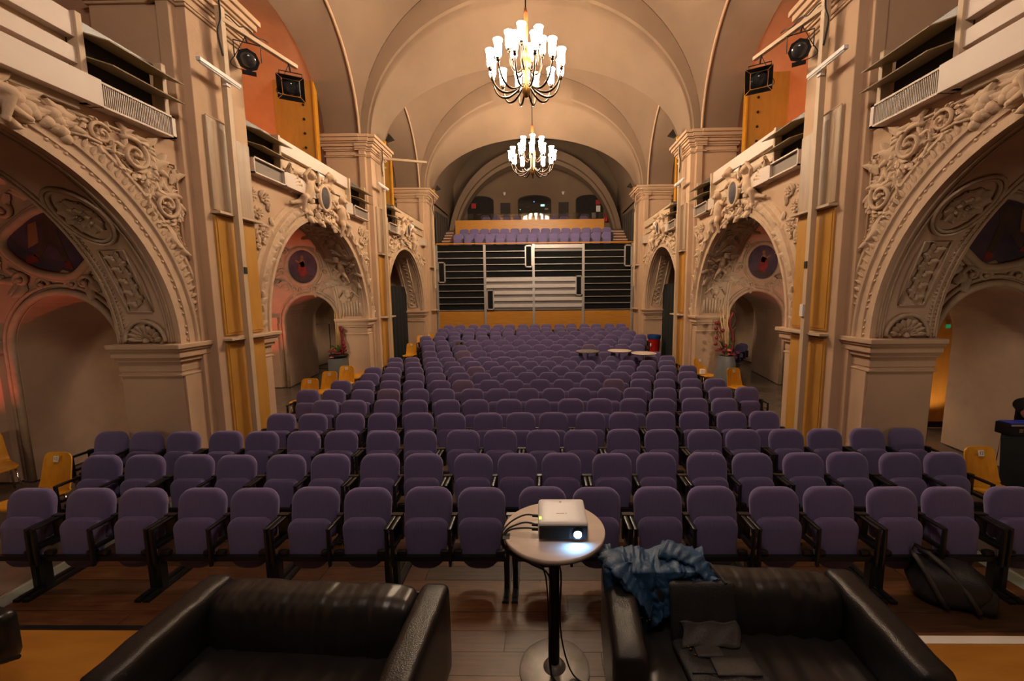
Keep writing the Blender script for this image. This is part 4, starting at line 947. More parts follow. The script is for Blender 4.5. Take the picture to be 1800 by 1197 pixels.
for s_, nm in SIDES:
    air_unit(s_, 4.45, 5.46, 'louvred air unit with wire grille above the nearest %s arch' % nm, True)
    air_unit(s_, 6.80, 7.76, 'louvred air unit above the middle %s arch, beside the near pier' % nm, False)
    air_unit(s_, 10.45, 11.40, 'louvred air unit above the middle %s arch, beside the far pier' % nm, False)
    air_unit(s_, 12.85, 13.7, 'louvred air unit above the rear %s arch' % nm, False)
    for i, (y0, y1) in enumerate(((.6, 4.45), (7.76, 10.45), (13.7, 17.1))):
        t = thing('gallery_parapet', '%s gallery parapet of cream boards above the %s arch' % (nm, BAYW[i]), 'parapet', (s_*XW, (y0+y1)/2, ZG), 'gallery parapets')
        if i == 0:
            m = MB(s_); m.box(XW-.17, XW+.04, y0, y1+.12, 4.72, 5.0); m.build('board', WHITEP, t, bevel=.004)
            m = MB(s_); m.box(XW-.06, XW+.02, y0, 4.42, 4.64, 4.72); m.build('ledge', TAN, t)
            for z0, z1, x_, mt in ((5.0, 5.10, XW+.03, CREAM), (5.10, 5.26, XW-.07, WHITEP), (5.26, 5.36, XW+.03, CREAM), (5.36, 5.60, XW-.07, WHITEP)):
                m = MB(s_); m.box(x_, XW+.10, y0, y1, z0, z1); m.build('board', mt, t, bevel=.004)
        else:
            m = MB(s_); m.box(XW+.02, XW+.12, y0, y1, ZG, 5.58); m.build('panel', CREAM, t)
            m = MB(s_); m.box(XW-.06, XW+.14, y0, y1, 5.36, 5.62); m.build('board', WHITEP if i == 1 else CREAM, t, bevel=.004)
            m = MB(s_); m.box(XW-.02, XW+.10, y0, y1, 5.10, 5.20); m.build('board', CREAM, t, bevel=.004)
            m = MB(s_); m.box(XW-.16, XW+.04, y0, y0+1.0 if i == 1 else y0+.5, 4.72, 4.99); m.build('board', WHITEP, t, bevel=.004)
            m = MB(s_); m.box(XW-.16, XW+.04, y1-.35, y1, 4.72, 4.99); m.build('board', WHITEP, t, bevel=.004)
            if i == 2: m = MB(s_); m.box(XW-.02, XW+.1, y0, y1, 5.62, 5.66); m.build('dark_rail', BLACK, t)
            for yy in (9.0,) if i == 1 else (15.2,): m = MB(s_); m.box(XW-.09, XW-.06, yy, yy+.5, 5.05, 5.36); m.build('notice_board', BLACK, t); m = MB(s_); m.box(XW-.094, XW-.09, yy+.03, yy+.47, 5.08, 5.33); m.build('notice_sheet', CARD, t)
    # tall perforated plywood reflectors standing in the galleries
    for k, (yb, x0, x1, zt) in enumerate(((11.2, 5.66, 6.75, 8.45), (16.8, 5.70, 6.5, 8.3), (5.1, 6.55, 7.5, 8.4))):
        t = thing('acoustic_board', 'tall perforated orange plywood board standing in the %s gallery, %s bay' % (nm, ('middle', 'rear', 'nearest')[k]), 'board', (s_*(x0+x1)/2, yb, ZG), 'gallery plywood boards')
        m = MB(s_); m.box(x0, x1, yb, yb+.10, ZG, zt); m.build('board', BIRCH, t, bevel=.01)
        m = MB(s_); m.box(x0-.02, x0+.03, yb-.03, yb+.12, ZG, zt); m.build('edge_board', CHAIRW, t, bevel=.006)
        for j in range(7):
            m = MB(s_); m.lathe([(.032, 0), (.032, .02)], 12, (x0+.30, yb-.004, 5.9+.36*j), Matrix.Rotation(radians(90), 4, 'X')); o = m.build('hole', INK, t)
    # wooden pier panels, cloth panels, lighting masts
    for k, c in enumerate(PIERS):
        pn = ('near', 'middle', 'rear')[k]
        if k < 2:
            for lev, z0, z1 in (('upper', 2.10, 3.84), ('lower', .02, 1.98)):
                for part, ya, yb in (('outer', c-.36, c+.06), ('inner', c+.14, c+.46)):
                    t = thing('wood_panel', '%s birch pier panel, %s, on the %s %s pier' % (lev, 'camera side of mast' if part == 'outer' else 'far side of mast', pn, nm), 'panel', (s_*(XW-.2), (ya+yb)/2, z0), 'birch pier panels')
                    m = MB(s_); m.box(XW-.215, XW-.06, ya, yb, z0, z1); m.build('box', BIRCH, t, bevel=.004)
                    m = MB(s_); m.box(XW-.225, XW-.215, ya+.03, yb-.02, z0+.03, z1-.03); m.build('face_board', BIRCH, t, bevel=.004)
            t = thing('fabric_box', 'grey beige cloth covered box above the birch panels, %s %s pier' % (pn, nm), 'panel', (s_*(XW-.2), c, 3.9), 'cloth pier boxes')
            m = MB(s_); m.box(XW-.23, XW-.06, c-.37, c+.12, 3.92, 5.20); m.build('box', CLOTHP, t, bevel=.006)
            m = MB(s_); m.grid(lambda u, v: (XW-.232-.012*sin(u*13)*(.4+.6*v), lerp(c-.36, c+.11, u), lerp(3.94, 5.08+.10*(1-u)-.06*u, v)), 20, 6); m.build('cloth', CLOTHP, t, smooth='flat')
            m = MB(s_); m.box(XW-.24, XW-.06, c+.16, c+.44, 3.92, 5.05); m.build('side_box', CLOTHP, t, bevel=.006)
            m = MB(s_); m.tube([(XW-.22, c-.36, 5.21), (XW-.24, c+.11, 5.20)], .012, 6); m.build('top_rod', CREAM, t)
        t = thing('lighting_mast', 'cream steel lighting mast on the %s %s pier' % (pn, nm), 'mast', (s_*(XW-.33), c-.06, 0), 'lighting masts')
        r = .042 if k < 2 else .03
        m = MB(s_); m.box(XW-.33-r, XW-.33+r, c-.06-r, c-.06+r, 0 if k < 2 else 3.0, 6.78); m.build('post', CREAM, t, bevel=.004)
        for z in (2.04, 3.88):
            m = MB(s_); m.box(XW-.32, XW-.06, c-.38, c+.52, z-.018, z+.018); m.build('bracket', CREAM, t, bevel=.003)
        m = MB(s_); m.tube(smooth_path([(XW-.36, c-.10, 6.9), (XW-.38, c-.12, 6.6), (XW-.34, c-.14, 6.4), (XW-.37, c-.12, 6.1)]), .012, 6); m.build('cable_loop', BLACK, t, smooth='flat')
        if k == 0:
            e0, e1 = Vector((XW-.33, c-.10, 6.62)), Vector((XW-.68, c+1.18, 6.62))
            m = MB(s_); d = (e1-e0); a = atan2(d.y, d.x); m.box(0, d.length, -.035, .035, -.03, .03, Matrix.Translation(e0) @ Matrix.Rotation(a, 4, 'Z')); m.build('boom', CREAM, t, bevel=.004)
            m = MB(s_); m.tube(smooth_path([e0.lerp(e1, q)+Vector((0, 0, .05+.06*abs(sin(q*14)))) for q in [j*.06 for j in range(11)]]), .010, 6); m.build('boom_cable', BLACK, t, smooth='flat')
            m = MB(s_); m.box(XW-.36, XW-.30, c-.1, c-.04, 4.48, 4.56) if 0 else m.box(XW-.385, XW-.372, c-.09, c-.03, 3.02, 3.12); m.build('sensor', BLACK, t)
            if s_ > 0: m = MB(s_); m.box(XW-.40, XW-.372, c-.09, c-.02, 2.30, 2.48); m.build('switch_box', WHITE, t)
        if k == 1 and s_ < 0:
            m = MB(s_); e0, e1 = Vector((XW-.33, c-.05, 6.62)), Vector((XW-1.52, c+.35, 6.56)); d = e1-e0
            m.box(0, d.length, -.03, .03, -.03, .03, Matrix.Translation(e0) @ Matrix.Rotation(atan2(d.y, d.x), 4, 'Z')); m.build('boom', CREAM, t, bevel=.003)
        # small horn lamp on the capital
        t2 = thing('horn_lamp', 'small dark horn floodlight on the %s %s capital' % (pn, nm), 'floodlight', (s_*(XW-.35), c, 7.08), 'capital floodlights')
        m = MB(s_); m.lathe([(.05, 0), (.06, .03), (.13, .20)], 4, (XW-.42, c+.15, 7.16), Matrix.Rotation(radians(-50), 4, 'Y') @ Matrix.Rotation(pi/4, 4, 'Z'), caps=False); m.build('shade', DARKP, t2)
        m = MB(s_); m.box(XW-.38, XW-.30, c+.10, c+.2, 7.05, 7.18); m.build('bracket', YELLOWP, t2)
        # fluorescent batten on the mast
        if k < 2:
            t3 = thing('batten_lamp', 'white fluorescent batten on the %s %s mast' % (pn, nm), 'lamp', (s_*(XW-.42), c-.25, 5.8), 'fluorescent battens')
            m = MB(s_); m.box(XW-.43, XW-.37, c-.62, c+.12, 5.77, 5.82); m.build('body', WHITE, t3, bevel=.004)
            m = MB(s_); m.tube([(XW-.41, c-.60, 5.755), (XW-.41, c+.10, 5.755)], .014, 8); m.build('tube', WHITE, t3, smooth='flat')
            m = MB(s_); m.box(XW-.39, XW-.33, c-.13, c-.05, 5.70, 5.80); m.build('bracket', WHITE, t3)
    # stage spotlights on the near boom
    for j, (q, kind) in enumerate(((.30, 'round'), (.88, 'barn'))):
        c = PIERS[0]; e = Vector((XW-.33, c-.10, 6.62)).lerp(Vector((XW-.68, c+1.18, 6.62)), q)
        nmj = 'nearer' if j == 0 else 'farther'
        t = thing('stage_spotlight', '%s black stage spotlight hanging from the %s mast boom' % (nmj, nm), 'spotlight', (s_*e.x, e.y, 6.3), 'boom spotlights')
        ctr = e+Vector((-.02, 0, -.36 if j == 0 else -.40))
        aim = (Vector((.10, .0, 2.3))-ctr).normalized(); A = aim.to_track_quat('Z', 'Y').to_matrix().to_4x4(); T = Matrix.Translation(ctr) @ A
        m = MB(s_)
        if j == 0: m.lathe([(.08, -.22), (.13, -.20), (.14, .0), (.145, .05)], 8, (0, 0, 0), T); m.lathe([(.15, .05), (.15, .07), (.10, .07)], 8, (0, 0, 0), T)
        else: m.rbox((0, 0, 0), (.26, .24, .30), .03, 4, None, None); m.v = [tuple(T @ Vector(v)) for v in m.v]
        m.build('housing', BLACK, t, smooth='auto')
        m = MB(s_); m.lathe([(.105, .07), (.10, .085), (.06, .105), (.0, .112)] if j == 0 else [(.105, .15), (.10, .165), (.06, .185), (.0, .192)], 20, (0, 0, 0), T, caps=False); m.build('lens', LENS, t, smooth='flat')
        if j == 1:
            for dx, dy, w_, h_ in ((0, .14, .26, 0), (0, -.14, .26, 0), (.15, 0, 0, .24), (-.15, 0, 0, .24)):
                m = MB(s_); a0 = [(dx*.9-w_/2-(0 if w_ else 0), dy*.9-h_/2, .15), (dx*.9+w_/2, dy*.9+h_/2, .15)]; k2 = 1.45
                m.add([T @ Vector(a0[0]), T @ Vector(a0[1]), T @ Vector((a0[1][0]*k2, a0[1][1]*k2, .30)), T @ Vector((a0[0][0]*k2, a0[0][1]*k2, .30))], [(0, 1, 2, 3)]); o = m.build('barn_door', BLACK, t); o.modifiers.new('t', 'SOLIDIFY').thickness = .005
        else:
            m = MB(s_); m.box(-.09, .09, -.20, -.14, .03, .07, T); m.build('filter_slot', BLACK, t)
        m = MB(s_); u = A.to_3x3() @ Vector((1, 0, 0)); u.z = 0; u.normalize()
        m.tube([ctr+u*.17, ctr+u*.17+Vector((0, 0, .24)), ctr-u*.17+Vector((0, 0, .24)), ctr-u*.17], .010, 6); m.tube([ctr+Vector((0, 0, .24)), e], .014, 6); m.build('yoke', BLACK, t)
        m = MB(s_); m.tube(smooth_path([e+Vector((0, .05, .04)), ctr+u*.2+Vector((0, .1, .1)), ctr+u*.22+Vector((0, 0, -.12)), ctr+Vector((0, .05, -.16)) ]), .006, 5); m.build('lead', BLACK, t, smooth='flat')
    # black curtains in the rear arch
    t = thing('black_curtain', 'black curtain hanging in the rear %s arch' % nm, 'curtain', (s_*5.5, 14.9, 0), 'arch curtains')
    m = MB(s_); m.grid(lambda u, v: (5.30+.04*sin(u*60)*(.5+.5*(1-v)), lerp(12.95, 16.75, u), lerp(.10, 3.02, v)), 120, 4); o = m.build('cloth', CURT, t, smooth='flat')
    m = MB(s_); m.tube([(5.30, 12.9, 3.04), (5.30, 16.8, 3.04)], .016, 8); m.build('rail', STEELB, t)

# ---------------------------------------------------------------- retractable grandstand
TYF = 18.42
t = thing('grandstand', 'closed retractable grandstand front of dark panels, rails and posts', 'grandstand', (0, TYF, .5))
PX = [-4.42, -2.24, -.04, 2.20, 4.40]
m = MB(); m.box(-4.45, 4.45, TYF+.12, 18.548, .4, 4.9); m.build('core', BLACK, t)
for k, x in enumerate(PX): m = MB(); m.box(x-.055, x+.055, TYF-.03, TYF+.06, .45, 4.93); m.build('post', ALU, t, bevel=.004)
zr = [2.04+.293*k for k in range(10)]
BL = {1: set(range(0, 5)), 2: set(range(0, 5)) | {9}}       # bays whose boards are bright aluminium
for b in range(4):
    x0, x1 = PX[b]+.055, PX[b+1]-.055
    m = MB(); m.box(x0, x1, TYF+.02, TYF+.10, .45, 1.94); m.build('wood_board', BIRCHX, t, bevel=.004)
    for k in range(10):
        z0 = 1.98+.293*k; z1 = z0+.293
        if k in BL.get(b, ()):
            m = MB(); m.box(x0, x1, TYF+.06, TYF+.10, z0, z0+.13); m.build('riser_board', ALUG, t)
            m = MB(); m.box(x0, x1, TYF+.0, TYF+.08, z0+.13, z1-.004); m.build('riser_board', ALUW, t, bevel=.003)
        else:
            m = MB(); m.box(x0, x1, TYF+.07, TYF+.11, z0+.02, z1); m.build('riser_board', GBLACK, t)
            m = MB(); m.box(x0, x1, TYF+.01, TYF+.07, z0+.0, z0+.028); m.build('rail', ALU, t)
for x0, x1, z0, z1 in ((-4.36, -4.02, 3.24, 4.18), (-2.18, -1.84, 2.0, 2.92), (-.42, -.08, 3.9, 4.88), (1.84, 2.16, 2.62, 3.52), (4.02, 4.36, 3.90, 4.86)):
    f = MB(); w_ = .055
    for a in ((x0, x1, z0, z0+w_), (x0, x1, z1-w_, z1), (x0, x0+w_, z0, z1), (x1-w_, x1, z0, z1)): f.box(a[0], a[1], TYF-.05, TYF+.02, a[2], a[3])
    fo = f.build('hatch_frame', ALU, t); m = MB(); m.box(x0+w_, x1-w_, TYF-.03, TYF+.0, z0+w_, z1-w_); m.build('hatch_panel', GBLACK, fo)
m = MB(); m.box(-4.42, 4.42, TYF-.04, TYF+.08, 4.945, 5.0); m.build('top_rail', BIRCHX, t, bevel=.005)
for s_ in (-1, 1): m = MB(s_); m.box(4.46, 4.75, TYF-.1, TYF+.05, .4, 4.95); m.build('side_shield', DARKP, t)
# upper deck
dk = thing('floor', 'stepped wooden floor of the upper seating deck behind the rail', 'floor', (0, 20, 4.6)); dk['kind'] = 'structure'
for k, (y0, y1, z) in enumerate(((18.55, 19.35, 4.62), (19.35, 20.15, 4.98), (20.15, 20.6, 5.2), (20.6, 24.3, 5.9))): m = MB(); m.box(-4.7, 4.7, y0, y1, 4.3, z); m.build('step', FLOORD, dk)
for s_ in (-1, 1):
    for k in range(5):
        x0, x1 = (-4.62, -4.0) if s_ < 0 else (3.48, 4.4)
        m = MB(); m.box(x0, x1, 19.2+.28*k, 20.7, 4.9+.17*k, 5.07+.17*k); m.build('stair', STEPR, dk); m = MB(); m.box(x0, x1, 19.2+.28*k-.012, 19.2+.28*k+.03, 5.045+.17*k, 5.078+.17*k); m.build('stair_nosing', WHITEP, dk)
pp = thing('deck_parapet', 'orange wooden parapet with glass balustrade on the upper deck', 'parapet', (-.25, 20.6, 5.2))
m = MB(); m.box(-3.95, 3.44, 20.55, 20.65, 5.2, 6.38); m.build('wood_board', BIRCHX, pp, bevel=.005)
for k in range(4): x0 = -3.55+1.75*k; m = MB(); m.box(x0, x0+1.73, 20.59, 20.605, 6.38, 6.70); m.build('glass_pane', GLASS, pp)
for rr, (yy, zz, x0, n) in enumerate(((18.95, 4.62, -3.50, 15), (19.75, 4.98, -3.36, 15))):
    for k in range(n):
        theatre_seat((x0+.486*k, yy, zz), 'purple theatre seat, %s from the left in the %s deck row behind the rail' % (ORD[k+1], ('lower', 'upper')[rr]), 'purple seats on the upper deck', 'M', 0)
for k, x in enumerate((-2.6, -2.05, -1.5, -.95, .45, 1.0, 1.55, 2.6)):
    theatre_seat((x, 22.2, 5.98), 'purple theatre seat, %s from the left behind the glass balustrade' % ORD[k+1], 'purple seats behind the glass', 'M', 0)
cb = thing('control_desk', 'pale wooden control desk behind the glass balustrade', 'desk', (-.5, 23.2, 5.9))
m = MB(); m.box(-2.1, .9, 23.0, 23.5, 6.7, 6.95); m.build('worktop', CHAIRW, cb, bevel=.006); m = MB(); m.box(-2.0, .8, 23.1, 23.5, 5.9, 6.7); m.build('front_board', BIRCHX, cb)
# booth windows in the back wall
for n_, (x0, x1, z0, zt) in enumerate(((-3.95, -2.45, 6.0, 8.40), (-.98, .90, 7.0, 8.42), (2.38, 3.95, 6.0, 8.40)), 1):
    hw = (x1-x0)/2; xc = (x0+x1)/2; zs2 = zt-.28
    R = lambda a, b, c: (a, 24.3-c, b)
    arc = [(xc+hw*cos(pi*j/16), zs2+.28*sin(pi*j/16)) for j in range(17)]
    m = MB(); m.prism([(x1, z0)]+arc+[(x0, z0)], R, .0, .03); wn = m.build('window_%d' % n_, DARK)
    struct(wn, ('dark arched booth window at left of the back wall', 'dark arched control booth window in the middle of the back wall', 'dark arched doorway at right of the back wall')[n_-1], 'window')
    m = MB(); m.tube([R(a, b, .03) for a, b in [(x1, z0)]+arc+[(x0, z0)]], .03, 6); m.build('window_frame', DARKP, wn)
    if n_ == 2:
        m = MB(); m.box(x0, x1, 24.26, 24.268, z0, zs2); m.build('pane', GLASS, wn)
        for a, b, w_, mt in ((-.10, 8.05, .06, SCREENB), (-.90, 7.62, .05, SCREEN), (.32, 7.80, .22, SCREEN), (-.55, 7.72, .2, DARKP), (.55, 7.6, .2, ALUG)): m = MB(); m.box(a, a+w_, 24.262, 24.27, b, b+w_*.5); m.build('booth_screen', mt, wn)
for x0, nm_ in ((-2.04, 'left'), (1.36, 'right')): m = MB(); m.box(x0, x0+.58, 24.24, 24.3, 7.1, 8.02); tag(m.build('loudspeaker', DARKP, bevel=.01), 'dark flat loudspeaker panel %s of the booth window' % nm_, 'loudspeaker')
for x0, nm_ in ((-1.78, 'left'), (1.62, 'right')):
    wl = thing('wall_spot', 'small wall spot above the %s loudspeaker panel' % nm_, 'lamp', (x0, 24.2, 8.5)); m = MB(); m.lathe([(.05, 0), (.09, .16)], 12, (x0, 24.15, 8.42)); m.build('shade', WHITE, wl, smooth='auto'); m = MB(); m.box(x0-.02, x0+.02, 24.15, 24.3, 8.50, 8.54); m.build('arm', BLACK, wl)
for x0, z0, w_, h_, mt, lb, ct in ((-3.72, 7.72, .26, .28, SIGNR, 'small red fire sign in the left booth window', 'sign'), (3.52, 7.85, .26, .26, SIGNR, 'small red fire sign in the right doorway', 'sign'), (3.54, 7.45, .24, .34, CARD, 'white notice under the red sign in the right doorway', 'notice')):
    m = MB(); m.box(x0, x0+w_, 24.2, 24.22, z0, z0+h_); tag(m.build('wall_sign', mt), lb, ct)
fe = thing('fire_extinguisher', 'red fire extinguisher hanging by the right doorway', 'extinguisher', (4.12, 24.1, 6.8))
m = MB(); m.lathe([(.09, 6.85), (.10, 6.88), (.10, 7.30), (.06, 7.38), (.03, 7.42)], 16, (4.12, 24.1, 0)); m.build('cylinder', RED, fe, smooth='auto'); m = MB(); m.tube([(4.12, 24.1, 7.42), (4.02, 24.06, 7.40), (4.0, 24.05, 7.1)], .015, 6); m.build('hose', BLACK, fe)
# dark wing panels stepping down at both sides of the deck
for s_, nm in SIDES:
    for k in range(5):
        y0 = 18.6+.45*k; m = MB(s_); m.rbox((4.42, y0+.2, 5.7+.10*k), (.10, .42, 1.5-.16*k), .04, 4); o = m.build('wing_panel', DARKP, smooth='auto', weld=True)
        tag(o, 'dark upholstered wing panel, %s from the rail, on the %s of the upper deck' % (ORD[k+1], nm), 'panel', 'deck wing panels')

# ---------------------------------------------------------------- aisle furniture
for k, (x, y) in enumerate(((1.66, 11.95), (2.62, 12.0), (3.20, 11.45))):
    t = thing('cafe_table', 'round metal rimmed cafe table, %s of three by the rear rows' % ('leftmost', 'middle', 'rightmost')[k], 'table', (x, y, 0), 'cafe tables')
    m = MB(); m.lathe([(.34, .955), (.355, .965), (.35, .985), (.33, .99)], 36, (x, y, 0)); m.build('table_top', IRON if k == 0 else TABLET, t, smooth='auto')
    m = MB(); m.lathe([(.352, .96), (.36, .97), (.354, .984)], 36, (x, y, 0), caps=False); m.build('rim', CHROME, t, smooth='flat')
    m = MB(); m.tube([(x, y, .02), (x, y, .96)], .03, 12); m.build('post', CHROME, t, smooth='auto'); m = MB(); m.lathe([(.24, 0), (.24, .012), (.05, .03)], 28, (x, y, 0)); m.build('base_plate', IRON, t, smooth='auto')
t = thing('waste_bin', 'red waste bin with blue rim beside the right black curtain', 'bin', (4.85, 16.3, 0))
m = MB(); m.lathe([(.19, .05), (.24, .78), (.25, .80), (.22, .80), (.18, .1)], 24, (4.85, 16.3, .12)); m.build('body', RED, t, smooth='auto'); m = MB(); m.lathe([(.245, .74), (.262, .76), (.262, .90), (.235, .90), (.235, .76)], 24, (4.85, 16.3, .12)); m.build('rim', BLUE, t, smooth='auto')
m = MB(); m.ell((4.68, 16.14, .62), (.03, .05, .08), 8, 6); m.build('badge', WHITE, t); m = MB(); m.box(4.7, 5.0, 16.15, 16.45, 0, .17); m.build('stand', PINKFL, t)
def plain_chair(loc, rz, label):
    t = thing('upholstered_chair', label, 'chair', loc, None, rz)
    m = MB(); m.rbox((0, 0, .68), (.44, .06, .44), .03, 5); m.build('backrest', FAB, t, smooth='auto', weld=True, local=True); m = MB(); m.rbox((0, -.24, .44), (.46, .46, .07), .03, 5); m.build('seat', FAB, t, smooth='auto', weld=True, local=True)
    for x in (-.2, .2):
        for y in (-.42, -.02): m = MB(); m.tube([(x, y, 0), (x, y, .44)], .012, 8); m.build('leg', STEELB, t, local=True)
plain_chair((3.72, 12.3, 0), -.4, 'purple upholstered chair standing alone beside the cafe tables')
# flower arrangements
def flowers(s_, x, y, label, wild):
    t = thing('flower_arrangement', label, 'flowers', (s_*x, y, 0))
    random.seed(5+s_)
    if wild: m = MB(s_); m.lathe([(.36, 0), (.33, .2), (.24, .8), (.20, 1.0), (.17, 1.0), (.17, .9)], 20, (x, y, 0)); m.build('vase', VASE, t, smooth='auto'); zt = 1.0
    else: m = MB(s_); m.box(x-.21, x+.21, y-.21, y+.21, 0, .95); m.build('pedestal', VASE, t, bevel=.006); m = MB(s_); m.lathe([(.15, .95), (.26, 1.03), (.24, 1.05)], 18, (x, y, 0)); m.build('bowl', BLACK, t, smooth='auto'); zt = 1.0
    for k in range(7): m = MB(s_); a = random.uniform(0, 6.3); m.tube([(x+.05*cos(a), y+.05*sin(a), zt), (x+.09*cos(a)-.06, y+.06*sin(a), zt+.8), (x-.10+.14*cos(a), y+.1*sin(a), zt+1.35)], [.016, .014, .004], 6); m.build('cane', STICK, t, smooth='flat')
    fm, pm, gm = [], [], []
    for k in range(20):
        a = random.uniform(0, 6.3); r = random.uniform(.05, .30); z = zt+random.uniform(-.06, .22); c = Vector((x+r*cos(a), y+r*sin(a), z)); m = MB(s_)
        for q in range(6): th = 2*pi*q/6; m.ell(c+Vector((.032*cos(th), .032*sin(th), .0)), (.032, .032, .022), 6, 4)
        m.ell(c+Vector((0, 0, .02)), .026, 6, 4); m.build('bloom', PINKFL if k % 4 == 0 else REDFL, t, smooth='flat')
    for k in range(7 if wild else 4):
        a = random.uniform(2, 4.5); z = zt+random.uniform(.25, .9); c = Vector((x+.28*cos(a)*(1.2 if wild else .8), y-.1, z)); m = MB(s_); m.tube([(x, y, zt), c.lerp(Vector((x, y, zt)), .5)+Vector((-.03, 0, .1)), c], .006, 5); m.ell(c, .05, 8, 6); m.build('bloom', REDFL, t, smooth='flat')
    m = MB(s_); m.tube(smooth_path([(x+.1, y-.05, zt), (x+.14, y-.05, zt+.5), (x+.02, y-.05, zt+.9), (x+.12, y-.05, zt+1.15)]) if wild else smooth_path([(x-.14, y-.05, zt), (x-.16, y-.05, zt+.5), (x-.12, y-.06, zt+.85)]), [.03]*16 if wild else [.035]*11, 6); m.build('red_spray', REDFL, t, smooth='flat')
    for k in range(10 if wild else 6):
        a = random.uniform(0, 6.3); L = random.uniform(.25, .6)*(1 if wild else .6); dn = -1 if k % 2 and wild else 1
        p0 = Vector((x, y, zt)); p1 = p0+Vector((.25*cos(a), .2*sin(a), L*dn)); w_ = .03; m = MB(s_)
        m.grid(lambda u, v: p0.lerp(p1, u)+Vector(((v-.5)*2*w_*sin(pi*u), 0, .12*sin(pi*u)*1)), 6, 2); m.build('leaf', GREEN, t, smooth='flat')
    return t
flowers(-1, 5.42, 11.15, 'tall arrangement of canes and dark red flowers on a grey pedestal, left aisle', False)
flowers(1, 5.22, 10.75, 'tall arrangement of canes, leaves and dark red flowers in a conical grey vase, right aisle', True)
tb = thing('crate', 'clear plastic crate on the small black table behind the left plywood chairs', 'crate', (-4.92, 12.0, .7)); 
m = MB(); m.rbox((-5.02, 11.75, .80), (.24, .2, .22), .02, 4); m.build('tub', CLEAR, tb, smooth='auto', weld=True); m = MB(); m.box(-5.15, -4.89, 11.64, 11.86, .905, .92); m.build('lid', BLUE, tb)
st2 = thing('side_table', 'small black table behind the left plywood chairs', 'table', (-4.95, 11.8, 0)); m = MB(); m.box(-5.3, -4.62, 11.6, 12.0, .66, .69); m.build('table_top', BLACK, st2)
for x in (-5.25, -4.68):
    for y in (11.64, 11.96): m = MB(); m.tube([(x, y, 0), (x, y, .66)], .012, 6); m.build('leg', STEELB, st2)
m = MB(); m.rbox((-4.75, 11.75, .77), (.16, .14, .15), .01, 3); tag(m.build('white_box', CARD, weld=True), 'small white carton beside the clear crate', 'box')
m = MB(); m.rbox((4.72, 11.02, .52), (.13, .11, .13), .008, 3); tag(m.build('white_box', CARD, weld=True), 'small white carton on the right aisle plywood chair seat', 'box')
# clothes rail seen through the left doorway
t = thing('clothes_rail', 'metal clothes rail on wheels behind the left doorway', 'clothes rail', (-7.5, 14.2, 0))
m = MB(); m.tube([(-7.25, 14.2, .08), (-7.25, 14.2, 1.72)], .016, 8); m.tube([(-7.95, 14.4, .08), (-7.95, 14.4, 1.60)], .016, 8); m.build('upright', BLACK, t); m = MB(); m.tube([(-7.95, 14.4, 1.66), (-7.25, 14.2, 1.74)], .03, 8); m.build('crossbar', ALU, t); m = MB(); m.tube([(-8.0, 14.1, .06), (-7.9, 14.6, .06)], .014, 6); m.tube([(-7.3, 13.95, .06), (-7.2, 14.45, .06)], .014, 6); m.tube([(-7.95, 14.4, .07), (-7.25, 14.2, .07)], .014, 6); m.build('foot', BLACK, t)
# spare seats stacked behind the right doorway
for k in range(2):
    o = theatre_seat((7.35+.28*k, 14.3+.35*k, 0), 'spare purple theatre seat behind the right doorway, %s' % ('nearer one' if k == 0 else 'farther one'), 'spare seats', 'L', 1); o.rotation_euler = (0, 0, -1.3)
# plywood partition beyond the right-hand niche
t = thing('plywood_partition', 'orange plywood partition glimpsed through the right niche', 'partition', (7.6, 7.8, 0)); m = MB(); m.box(6.9, 8.36, 7.8, 7.86, .12, 2.12); m.build('board', BIRCH, t); m = MB(); m.box(6.9, 8.36, 7.8, 7.85, 0, .12); m.build('base_rail', BLACK, t)
m = MB(); m.box(8.0, 8.07, 7.77, 7.79, 1.96, 2.03); tag(m.build('exit_sign', SIGNG), 'small green exit sign on the plywood partition', 'sign')

# ---------------------------------------------------------------- technician at the right picture edge
# (desk and person)
dk2 = thing('cloth_desk', 'desk draped in black cloth at the right picture edge', 'desk', (6.4, 4.9, 0))
m = MB(); m.grid(lambda u, v: (lerp(5.78, 7.2, u)+.0, 4.76-.02*sin(u*40)*(1-v)-.06*(1-v), lerp(.02, .90, v)), 60, 6); m.grid(lambda u, v: (5.78+.28*u-.05*(1-v)-.015*sin(u*30)*(1-v), lerp(4.76, 5.0, u), lerp(.02, .90, v)), 30, 6); m.add([(5.78, 4.76, .90), (7.2, 4.76, .90), (7.2, 5.0, .90), (6.06, 5.0, .90)], [(0, 1, 2, 3)]); m.build('cloth', CURT, dk2, smooth='auto')
fc = thing('flight_case', 'black flight case with a blue lit top on the draped desk', 'case', (6.23, 4.88, .9))
m = MB(); m.rbox((6.23, 4.88, .98), (.62, .17, .15), .015, 4); m.build('shell', PLAS, fc, smooth='auto', weld=True); m = MB(); m.box(5.94, 6.52, 4.81, 4.95, 1.056, 1.060); m.build('console_top', M('console_blue', (.03, .03, .2), .4, var=.3, scale=20, emit=(.05, .06, .4), est=.06), fc)
m = MB(); m.box(5.93, 6.53, 4.788, 4.797, 1.03, 1.05); m.build('edge_trim', ALU, fc)
for x in (6.02, 6.36): m = MB(); m.box(x, x+.05, 4.785, 4.797, .95, 1.0); m.build('latch', CHROME, fc)
pr = thing('person', 'person in a black T-shirt at the right picture edge, forearm on the desk', 'person', (6.75, 5.45, 0))
